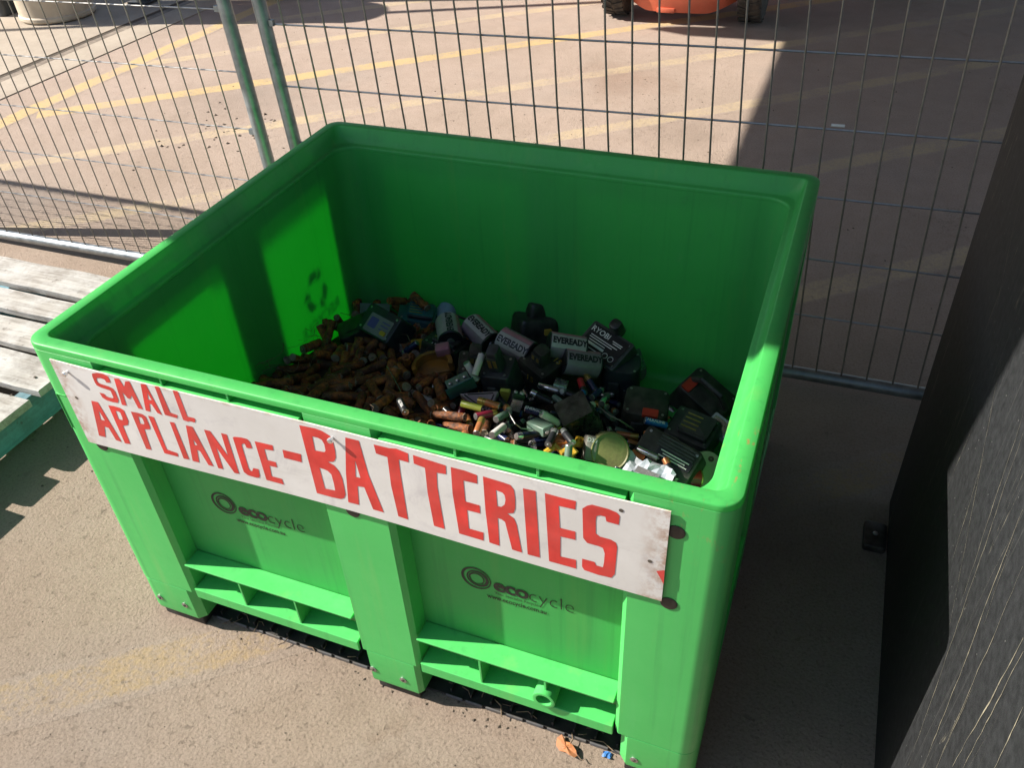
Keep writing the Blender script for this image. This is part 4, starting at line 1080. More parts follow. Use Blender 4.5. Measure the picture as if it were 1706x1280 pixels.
def words(parent, d, face, body, size, u, v, mat, t=.0016, sx=1.0):
    m = fm(face, u, v, d) @ Matrix.Translation((0, 0, t)); return text_flat('printed_lettering', body, size, MAT[mat], parent, m, .0002, sx)
def pack(label, loc, rot, d, mat, style='slide', r=.009, taper=.004):
    e = empty('tool_battery_pack', label, 'battery pack', loc, tuple(math.radians(a) for a in rot), 'cordless tool battery packs in the bin')
    l, w, h = d
    mb = MB()
    if style == 'lump': rbox(mb, l, w, h, r * 1.6, h * .14, taper)
    else: rbox(mb, l, w, h, r, .0035, taper)
    mb.build('case', MAT[mat], e, smooth=True, angle=.45)
    if style == 'slide':
        m2 = MB(); rbox(m2, l * .62, w * .62, .016, .003, .0012, 0, h - .001, cx=l * .08)
        m2.build('shoe', MAT[mat], e, smooth=True, angle=.45)
        for s in (-1, 1):
            m2 = MB(); m2.box(-l * .2, l * .36, s * w * .33 - .003, s * w * .33 + .003, h + .004, h + .0135); m2.build('rail', MAT['grey'], e, bevel=.001, seg=1)
        for k in range(4):
            m2 = MB(); m2.box(-l * .2, l * .12, w * (-.2 + .133 * k) - .0018, w * (-.2 + .133 * k) + .0018, h + .0145, h + .0158); m2.build('contact', MAT['brass'], e)
    if style == 'tower':
        m2 = MB(); rbox(m2, l * .42, w * .5, h * .62, .009, .003, .003, h - .002); m2.build('stem', MAT[mat], e, smooth=True, angle=.45)
        m2 = MB(); m2.box(-l * .15, l * .15, -w * .262, -w * .245, h + .012, h + h * .5); m2.build('contact_plate', MAT['grey'], e)
        for k in (-1, 1):
            m2 = MB(); m2.box(k * l * .08 - .004, k * l * .08 + .004, -w * .27, -w * .2622, h + .018, h + h * .42); m2.build('contact', MAT['brass'], e)
    if style in ('slide', 'tower', 'ribbed'):
        for s in (-1, 1):
            m2 = MB(); rbox(m2, l * .26, .006, h * .36, .002, .001, 0, h * .30, cx=-l * .12, cy=s * (w / 2 - taper * .5 + .0015)); m2.build('latch', MAT['grey'], e, smooth=True)
        m2 = MB(); rbox(m2, l * .97 - taper, w * .99 - taper, .0026, r, .0006, 0, h * .52)
        m2.build('seam', MAT['black_gloss'], e)
    if style == 'ribbed':
        for k in range(5):
            x = -l * .34 + l * .68 * k / 4
            m2 = MB(); m2.box(x - .003, x + .003, -w / 2 - .0016, -w / 2 + taper + .004, h * .08, h * .46); m2.build('rib', MAT['grey'], e, bevel=.0008, seg=1)
    for sx in (-1, 1):
        for sy in (-1, 1):
            if style == 'lump': continue
            x = sx * (l / 2 - taper - .011); y = sy * (w / 2 - taper - .011)
            m2 = MB(); m2.lathe([(.0032, h + .0002), (.0032, h + .0012), (.0018, h + .0012), (.0016, h + .0004)], 8)
            o = m2.build('screw', MAT['steel'], e); o.location = (x, y, 0)
    return e

d = (.105, .08, .06); e = pack('matt black lump like pack at the back left beside the rusty cells', (0.151, 0.764, 0.265), (6, -18, 35), d, 'black', 'lump')
plate('worn_panel', e, d, 'top', 0, 0, .055, .04, 'black')
d = (.12, .085, .075); e = pack('dark pack with a lilac label at the back left of the bin', (0.233, 0.781, 0.291), (36, 4, -18), d, 'navy', 'plain')
plate('label', e, d, 'top', .005, -.008, .078, .050, 'label_lilac'); plate('printed_patch', e, d, 'top', -.014, -.006, .026, .028, 'purple', .0016)
for k in range(3): plate('printed_line', e, d, 'top', .024, .006 - .010 * k, .026, .0028, 'purple', .0016, .0004)
plate('small_clip', e, d, 'top', .03, -.02, .018, .012, 'yellow_clip', .004)
d = (.11, .08, .06); e = pack('dark teal pack lying behind the pale round battery', (0.235, 0.895, 0.231), (8, 12, 20), d, 'teal', 'slide')
plate('label', e, d, 'front', 0, .03, .05, .025, 'card')
d = (.11, .085, .055); e = pack('black pack printed 18.0V behind the orange clip', (0.396, 0.748, 0.270), (-6, 5, -8), d, 'black', 'slide')
words(e, d, 'top', '18.0V', .022, .0, -.028, 'white_print', .002); 
d = (.080, .075, .085); e = pack('black pack with a gold outlined mark left of the yellow clip', (0.519, 0.641, 0.298), (14, 8, 22), d, 'black', 'tower')
words(e, d, 'front', '[ / ]', .030, .012, .065, 'yellow_print'); words(e, d, 'front', '15', .020, .02, .025, 'yellow_print')
d = (.078, .078, .098); e = pack('tall black pack with a pale yellow release clip in the middle of the heap', (0.608, 0.634, 0.300), (14, -4, 2), d, 'navy', 'tower')
plate('release_clip', e, d, 'front', .024, .045, .024, .042, 'label_lime', .005)
d = (.092, .08, .072); e = pack('black pack with gold numbers printed on it right of the tall pack', (0.648, 0.744, 0.268), (6, 14, -24), d, 'black', 'tower')
words(e, d, 'front', '15', .026, .008, .048, 'yellow_print'); words(e, d, 'top', '15', .022, .028, .028, 'yellow_print')
d = (.115, .09, .085); e = pack('black knobbly pack against the back wall behind the grey round battery', (0.558, 0.950, 0.214), (-10, 10, 40), d, 'black', 'lump')
plate('gold_tag', e, d, 'front', .02, .05, .02, .016, 'yellow_print', .003); m2 = MB(); rbox(m2, .05, .05, .05, .012, .006, .004, .07); m2.build('stem', MAT['black'], e, smooth=True)
d = (.135, .095, .055); e = pack('charcoal pack with a large black specification label facing up at the back', (0.787, 0.867, 0.286), (27, 8, -24), d, 'grey', 'plain')
plate('label', e, d, 'top', .0, .0, .108, .072, 'label_black')
words(e, d, 'top', 'RYOBI', .020, -.026, .022, 'white_print')
for u, v, w in ((-.004, .007, .082), (-.010, .001, .070), (-.016, -.006, .050), (-.014, -.026, .044), (.028, .020, .030), (.030, .015, .026)):
    plate('printed_line', e, d, 'top', u, v, w, .0022, 'white_print', .0016, .0003)
plate('printed_bar', e, d, 'top', -.018, -.0145, .058, .0065, 'white_print', .0016, .0005)
for u in (.022, .040):
    m2 = MB(); m = fm('top', u, -.022, d); m2.loft([[m @ Vector((q * math.cos(2 * PI * k / 16), q * math.sin(2 * PI * k / 16), .0015)) for k in range(16)] for q in (.0075, .006)], False, False); m2.build('printed_symbol', MAT['white_print'], e)
m2 = MB(); rbox(m2, .035, .035, .045, .012, .005, .003, .04, cx=.0, cy=.052); m2.build('stem', MAT['black'], e, smooth=True)
d = (.10, .09, .10); e = pack('dark blue grey rounded pack below the pack with the specification label', (0.828, 0.837, 0.208), (6, 2, 8), d, 'navy', 'ribbed', .03)
d = (.110, .095, .078); e = pack('big black pack with a red button left of the wedge shaped pack', (0.916, 0.732, 0.212), (10, 4, 8), d, 'black', 'ribbed', .02)
plate('red_button', e, d, 'top', .012, -.034, .036, .022, 'red_button', .004)
d = (.15, .11, .10); e = pack('big black wedge shaped pack with a red button at the right wall', (1.018, 0.900, 0.144), (14, 22, -22), d, 'black', 'plain', .02, .012)
plate('red_button', e, d, 'top', -.045, -.02, .024, .036, 'red_button', .004)
m2 = MB(); m2.tube([(-.05, 0, .098), (-.03, 0, .125), (.03, 0, .125), (.055, 0, .098)], .009, 8); m2.build('handle', MAT['black'], e, smooth=True)
d = (.082, .076, .075); e = pack('glossy black pack with dusty sides left of the olive disc pack', (0.814, 0.573, 0.312), (16, -22, 34), d, 'black_gloss', 'plain', .016, .010)
plate('moulded_panel', e, d, 'top', 0, 0, .07, .06, 'black_gloss', .002)
d = (.115, .10, .06); e = pack('charcoal pack with small white printed squares near the right wall', (1.032, 0.724, 0.188), (8, 5, -12), d, 'grey', 'slide')
for u in (-.01, .012, .034): plate('printed_square', e, d, 'front', u, .035, .011, .014, 'white_print', .0008, .001)
d = (.140, .10, .060); e = pack('black lithium pack with an orange button and white print at the front right', (1.012, 0.551, 0.267), (30, 8, -16), d, 'black', 'ribbed', .012)
plate('orange_button', e, d, 'top', -.050, -.030, .030, .022, 'orange_button', .004)
words(e, d, 'top', 'Lithium-ion 18v', .0135, .012, -.036, 'white_print', .002); plate('label_strip', e, d, 'top', .018, .004, .080, .022, 'label_black', .0012)
[plate('printed_line', e, d, 'top', .018, .010 - .006 * k, .066 - .014 * (k % 2), .0022, 'white_print', .0019, .0003) for k in range(3)]
for k in range(4):
    m2 = MB(); m2.box(-.03, .055, .016 + k * .007, .0195 + k * .007, .0602, .0622); m2.build('rib', MAT['grey'], e)
# olive disc pack
e = empty('tool_battery_pack', 'olive round disc pack with a grey bracket in the sun by the front rim', 'battery pack', (0.897, 0.491, 0.327), (math.radians(50), math.radians(12), math.radians(18)), 'cordless tool battery packs in the bin')
e.scale = (.78, .78, .86)
mb = MB(); mb.lathe([(.046, -.025), (.053, -.02), (.054, .015), (.051, .021), (.049, .0215), (.046, .0185), (.012, .0185)], 36); mb.build('disc', MAT['olive_disc'], e, smooth=True, angle=.5)
mb = MB(); rbox(mb, .036, .07, .04, .006, .003, .002, -.02, cx=-.05); mb.build('bracket', MAT['stone_grey'], e, smooth=True)
text_flat('printed_lettering', 'D30', .0155, MAT['white_print'], e, Matrix.Translation((-.0515, .022, .0206)), .0005)

# --- odd pieces lying in the heap
def thing(name, label, cat, loc, rot=(0, 0, 0), group=None): return empty(name, label, cat, loc, tuple(math.radians(a) for a in rot), group)
e = thing('plastic_clip', 'dirty orange plastic clip with a pale pink tag on the rusty cells', 'clip', (0.421, 0.638, 0.329), (10, -8, 25))
mb = MB(); n = 18; loops = []
for k in range(n + 1):
    t = -.3 + (PI + .6) * k / n; c_, s_ = math.cos(t), math.sin(t)
    loops.append([(.050 * c_, .042 * s_, -.014), (.050 * c_, .042 * s_, .014), (.040 * c_, .032 * s_, .016), (.040 * c_, .032 * s_, -.014)])
mb.loft(loops); mb.build('band', MAT['orange_clip'], e, smooth=True, angle=.5)
mb = MB(); rbox(mb, .085, .05, .012, .01, .003, 0, -.020, cy=.012); mb.build('plate', MAT['orange_clip'], e, smooth=True)
mb = MB(); rbox(mb, .034, .026, .022, .004, .002, 0, .012, cx=.03, cy=.03); mb.build('tag', MAT['label_pink'], e, smooth=True)
e = thing('torch_pack', 'pale blue rounded pack with a thin black rod at the back wall', 'torch', (0.291, 0.950, 0.246), (12, -28, 70))
mb = lathe_x([(-.04, .020, 0), (-.036, .026, 0), (.03, .027, 0), (.04, .022, 0), (.044, .010, 0)], 22); mb.build('body', MAT['pale_blue'], e, smooth=True, angle=.8)
mb = lathe_x([(.040, .018, 0), (.052, .017, 0), (.054, .012, 0)], 18); mb.build('nose', MAT['black'], e, smooth=True, angle=.8)
mb = MB(); mb.tube([(-.02, .0, .028), (.01, -.03, .036), (.02, -.09, .034)], .004, 6); mb.build('rod', MAT['black'], e, smooth=True)
e = thing('card', 'grey green flat card standing on edge right of the rounded blue grey pack', 'card', (0.850, 0.950, 0.203), (72, 8, 62))
mb = MB(); mb.box(-.032, .032, -.05, .05, -.001, .001); mb.build('sheet', MAT['card'], e)
mb = MB(); mb.box(-.022, .022, -.01, .03, .0012, .0016); mb.build('printed_panel', MAT['label_silver'], e)
e = thing('card', 'dark green flat card leaning at the back left beside the lilac labelled pack', 'card', (0.134, 0.856, 0.271), (60, 10, 30))
mb = MB(); mb.box(-.04, .04, -.04, .04, -.001, .001); mb.build('sheet', MAT['card'], e)
mb = MB(); mb.box(-.03, .0, -.02, .02, .0012, .0018); mb.build('printed_panel', MAT['teal'], e)
e = thing('clear_case', 'pale glassy flat case near the right wall of the bin', 'case', (1.092, 0.770, 0.207), (24, 8, -30))
mb = MB(); rbox(mb, .07, .05, .012, .004, .002); mb.build('tray', MAT['white_sheet'], e, smooth=True)
mb = MB(); rbox(mb, .055, .035, .004, .003, .001, 0, .0122); mb.build('lid', MAT['label_silver'], e, smooth=True)
# crumpled sheet
e = thing('wrapper', 'crumpled white wrapper caught under the front rim', 'wrapper', (0.984, 0.466, 0.311), (8, 0, -14))
mb = MB(); vs = []; nu, nv = 12, 6; rw = random.Random(5)
for dz in (0, -.0012):
    rw.seed(5)
    for j in range(nv + 1):
        for i in range(nu + 1):
            u = i / nu - .5; v = j / nv - .5
            vs.append((u * .115, v * .055 + .006 * math.sin(u * 9), .006 * math.sin(u * 14 + v * 5) + rw.uniform(-.004, .004) + .02 * max(0, v) + dz))
k = (nu + 1) * (nv + 1); fs = []
for j in range(nv):
    for i in range(nu):
        a_ = j * (nu + 1) + i; fs.append((a_, a_ + 1, a_ + nu + 2, a_ + nu + 1)); fs.append((k + a_, k + a_ + nu + 1, k + a_ + nu + 2, k + a_ + 1))
mb.add(vs, fs); mb.build('sheet', MAT['white_sheet'], e)
mb = MB(); mb.box(-.02, .03, -.012, .004, .0105, .011); mb.build('printed_panel', MAT['label_silver'], e)
e = thing('drilled_plate', 'pale green rounded plate with dark holes in the front right corner', 'plate', (1.089, 0.576, 0.249), (30, -6, 28))
mb = MB(); rbox(mb, .075, .085, .010, .03, .002); mb.build('plate', MAT['pale_green'], e, smooth=True)
for (u, v) in ((.018, .022), (.018, -.022), (-.02, .0)):
    mb = MB(); mb.loft([[(u + q * math.cos(2 * PI * k / 14), v + q * math.sin(2 * PI * k / 14), .0104) for k in range(14)] for q in (.0065, .001)], False, False); mb.build('hole', MAT['grit'], e)
e = thing('paper_box', 'off white folded card with black lines beside the lime battery', 'box', (0.602, 0.525, 0.359), (18, 12, -28))
mb = MB(); mb.prism([(-.045, -.03), (.04, -.02), (.012, .035)], 0, .016); mb.build('card', MAT['label_lilac'], e)
for (a_, b_) in (((-.035, -.024), (.03, -.016)), ((-.03, -.018), (.008, .024)), ((.012, .022), (.03, -.012))):
    mb = MB(); mb.tube([(a_[0], a_[1], .0165), (b_[0], b_[1], .0165)], .0013, 5); mb.build('printed_line', MAT['print'], e)
e = thing('circuit_block', 'small grey green circuit block at the right edge of the rusty cells', 'circuit', (0.528, 0.563, 0.354), (12, -16, 40))
mb = MB(); rbox(mb, .055, .032, .022, .002, .001); mb.build('block', MAT['label_green'], e, smooth=True)
mb = MB(); mb.box(-.034, .034, -.02, -.0175, -.004, .034); mb.build('board', MAT['teal'], e)
for u in (-.018, 0, .018):
    mb = MB(); mb.lathe([(.004, .0225), (.004, .028), (.002, .029)], 8); o = mb.build('pin', MAT['steel'], e, smooth=True); o.location.x = u
def nine_volt(label, loc, rot, mat):
    e = thing('square_battery', label, 'battery', loc, rot, 'square nine volt batteries')
    mb = MB(); rbox(mb, .032, .021, .052, .003, .0015); mb.build('case', MAT[mat], e, smooth=True)
    for u, r_ in ((-.0075, .0042), (.0075, .0055)):
        mb = MB(); mb.lathe([(r_, .0518), (r_, .0555), (r_ * .6, .056)], 10); o = mb.build('stud', MAT['label_white'], e, smooth=True); o.location.x = u
    mb = MB(); mb.box(-.013, .013, -.0111, -.0108, .012, .040); mb.build('label', MAT['label_silver'], e)
nine_volt('black square battery with two pale studs facing up in the middle of the loose cells', (0.657, 0.546, 0.320), (-14, 24, 30), 'label_black')
nine_volt('grey green square battery lying behind the silver cells near the front rim', (0.726, 0.495, 0.353), (78, 10, 62), 'label_green')
nine_volt('black and copper square battery lying left of the glossy black pack', (0.780, 0.494, 0.342), (82, 6, 28), 'copper')
nine_volt('silver square battery lying below the gold numbered pack', (0.723, 0.698, 0.310), (70, 12, 8), 'label_silver')
e = thing('plastic_clip', 'bright yellow plastic clip by the front rim, left one of two', 'clip', (0.810, 0.436, 0.350), (10, 5, 10), 'bright yellow clips by the front rim')
def yclip(e):
    mb = MB(); mb.tube([(-.03, -.012, 0), (-.012, .006, .006), (.004, -.006, .004), (.02, .01, .004), (.032, 0, 0)], .0075, 8); mb.build('bar', MAT['yellow_clip'], e, smooth=True)
    mb = MB(); rbox(mb, .022, .02, .012, .004, .002, 0, -.006, cx=.018); mb.build('block', MAT['yellow_clip'], e, smooth=True)
yclip(e)
e = thing('plastic_clip', 'bright yellow plastic clip by the front rim, right one of two', 'clip', (0.826, 0.478, 0.334), (-8, 12, 60), 'bright yellow clips by the front rim'); yclip(e)
e = thing('plastic_clip', 'dull yellow bracket half buried behind the 18.0V pack', 'clip', (0.341, 0.738, 0.302), (14, 10, -30)); yclip(e)
e = thing('capsule', 'small orange plastic capsule on the black lithium pack', 'capsule', (0.964, 0.572, 0.328), (0, 20, 50))
mb = lathe_x([(-.014, .002, 0), (-.012, .006, 0), (.010, .006, 0), (.013, .003, 0)], 10); mb.build('body', MAT['orange_cap'], e, smooth=True, angle=.9)
mb = lathe_x([(.004, .0064, 0), (.008, .0064, 0)], 10); mb.build('band', MAT['label_red'], e, smooth=True)
mb = MB(); mb.tube([(0.852, 0.570, 0.373), (0.879, 0.554, 0.370), (0.905, 0.552, 0.363), (0.929, 0.574, 0.326)], .0017, 6)
tag(mb.build('thin_rod', MAT['cable'], smooth=True), 'thin pale metal rod across the gap right of the glossy black pack', 'rod')
mb = MB(); mb.tube([(0.664, 0.512, 0.363), (0.696, 0.453, 0.400), (0.711, 0.438, 0.396), (0.720, 0.448, 0.377), (0.740, 0.457, 0.371)], .0013, 6)
tag(mb.build('thin_wire', MAT['steel'], smooth=True), 'thin bent silver wire among the loose cells at the front rim', 'wire')
mb = MB(); mb.tube([(0.331, 0.578, 0.355), (0.394, 0.504, 0.389), (0.435, 0.459, 0.396)], .0011, 6)
tag(mb.build('thin_wire', MAT['steel'], smooth=True), 'fine straight wire poking out of the rusty cells', 'wire')

# --- single batteries that can be picked out
for (k, a_, b_, lab, txt, tm) in (
    ('lime', (0.565, 0.494, 0.367), (0.614, 0.490, 0.368), 'yellow green battery alone beside the white folded card', None, None),
    ('blue', (0.940, 0.616, 0.322), (0.993, 0.634, 0.304), 'bright blue battery lettered ALKALINE on the black packs', 'ALKALINE', 'white_print'),
    ('navy', (0.702, 0.522, 0.366), (0.749, 0.530, 0.354), 'navy battery with white lettering right of the square battery', 'ENERGIZER', 'white_print'),
    ('navy', (0.757, 0.546, 0.344), (0.792, 0.554, 0.333), 'plain navy battery touching the left of the glossy black pack', None, None),
    ('black', (0.448, 0.426, 0.405), (0.496, 0.373, 0.414), 'black battery with white lettering leaning at the front rim among rust', 'ULTRA', 'white_print'),
    ('coppertop', (0.636, 0.536, 0.364), (0.670, 0.501, 0.371), 'slim black battery leaning left of the square battery', None, None),
    ('silver', (0.720, 0.426, 0.373), (0.748, 0.460, 0.358), 'shining silver battery with dark lettering in full sun at the rim', 'DURACELL', 'label_navy'),
    ('red', (0.765, 0.715, 0.312), (0.785, 0.679, 0.312), 'red battery standing among the blue ones below the two large round batteries', None, None),
    ('gold', (0.776, 0.740, 0.303), (0.794, 0.721, 0.298), 'gold topped battery right of the red one', None, None),
    ('maroon', (0.618, 0.455, 0.377), (0.643, 0.488, 0.367), 'dark red battery at the front rim below the white folded card', None, None),
    ('green', (0.657, 0.461, 0.373), (0.669, 0.512, 0.358), 'grey green battery crossing the dark red one', None, None),
    ('silver', (0.691, 0.592, 0.354), (0.736, 0.589, 0.341), 'long silver cell lying in front of the gold numbered pack', None, None),
    ('white', (0.676, 0.404, 0.386), (0.681, 0.442, 0.375), 'off white battery leaning at the front rim', None, None),
    ('copper', (0.643, 0.399, 0.390), (0.637, 0.432, 0.387), 'copper coloured battery upright at the front rim', None, None),
    ('coppertop', (0.780, 0.448, 0.354), (0.799, 0.493, 0.337), 'copper ended battery at the rim left of the yellow clips', None, None),
    ('silver', (0.737, 0.661, 0.317), (0.783, 0.653, 0.314), 'silver battery crossing the dark gap in front of the lower large round battery', None, None),
    ('blue', (0.774, 0.614, 0.331), (0.788, 0.681, 0.315), 'bright blue battery lying across others behind the glossy black pack', None, None),
    ('green', (0.739, 0.612, 0.334), (0.774, 0.592, 0.332), 'grey green battery touching the glossy black pack from behind', None, None),
    ('navy', (0.803, 0.672, 0.304), (0.814, 0.731, 0.290), 'navy and silver battery left of the rounded blue grey pack', None, None),
    ('steel', (0.690, 0.653, 0.327), (0.730, 0.648, 0.327), 'bare steel battery under the gold numbered pack', None, None),
    ('white', (0.798, 0.597, 0.330), (0.819, 0.645, 0.312), 'off white battery behind the glossy black pack', None, None),
    ('steel', (0.830, 0.658, 0.301), (0.830, 0.728, 0.282), 'bare steel battery upright beside the thin metal rod', None, None),
    ('red', (0.708, 0.838, 0.326), (0.724, 0.866, 0.315), 'small red and black battery behind the two large round batteries lying side by side', None, None)):
    cell(k, axis(a_, b_), lab, None, txt, tm or 'white_print', tilt=1.9)

# --- rusty and loose cells, resting where they fell
RUST_KINDS = []
def rusty_mesh(seed):
    rr = random.Random(seed + 50)
    long_ = seed % 2 == 0; dark = (seed // 2) % 2 == 0; pale = (seed // 4) % 2 == 0
    L = rr.uniform(.074, .084) if long_ else rr.uniform(.060, .067); r = rr.uniform(.0092, .0110); h = L / 2; n = 13
    mb = MB(); loops = []
    prof = [(-h + .0012, r * .5), (-h + .0004, r * .84), (-h, r * .96), (-h + .002, r * 1.02), (-h + .0035, r * .93)]
    prof += [(-h + .006 + (L - .013) * k / 6, r * rr.uniform(.95, 1.05)) for k in range(7)]
    prof += [(h - .0045, r * .93), (h - .003, r * 1.02), (h - .001, r * .97), (h - .0012, r * .84), (h - .0022, r * .45), (h + .0018, r * .40), (h + .002, r * .22)]
    ph = [rr.uniform(0, 6.28) for _ in range(3)]
    for i, (x, q) in enumerate(prof):
        lp = []
        for k in range(n):
            a = 2 * PI * k / n
            w = 1 + .05 * math.sin(2 * a + ph[0] + x * 60) + .035 * math.sin(3 * a + ph[1] - x * 90) + rr.uniform(-.03, .03)
            lp.append((x + rr.uniform(-.0008, .0008), q * w * math.cos(a), q * w * math.sin(a) + .0012 * math.sin(x * 40 + ph[2])))
        loops.append(lp)
    mb.loft(loops)
    if pale:
        for i in range(len(mb.f)):
            xs_ = [mb.v[k][0] for k in mb.f[i]]
            if min(xs_) > h - .004 or max(xs_) < -h + .003: mb.m[i] = 1
    o = mb.build('rusty_battery', [MAT['rust_dark' if dark else 'rust'], MAT['pale_crust']], smooth=True, angle=.55)
    me = o.data; bpy.data.objects.remove(o)
    RUST_KINDS.append(('long ' if long_ else 'short ') + ('dark rusted cell' if dark else 'orange rusted cell') + (' with a pale end ' if pale else ' '))
    return me
RUST = [rusty_mesh(i) for i in range(16)]
KN = list(KINDS)
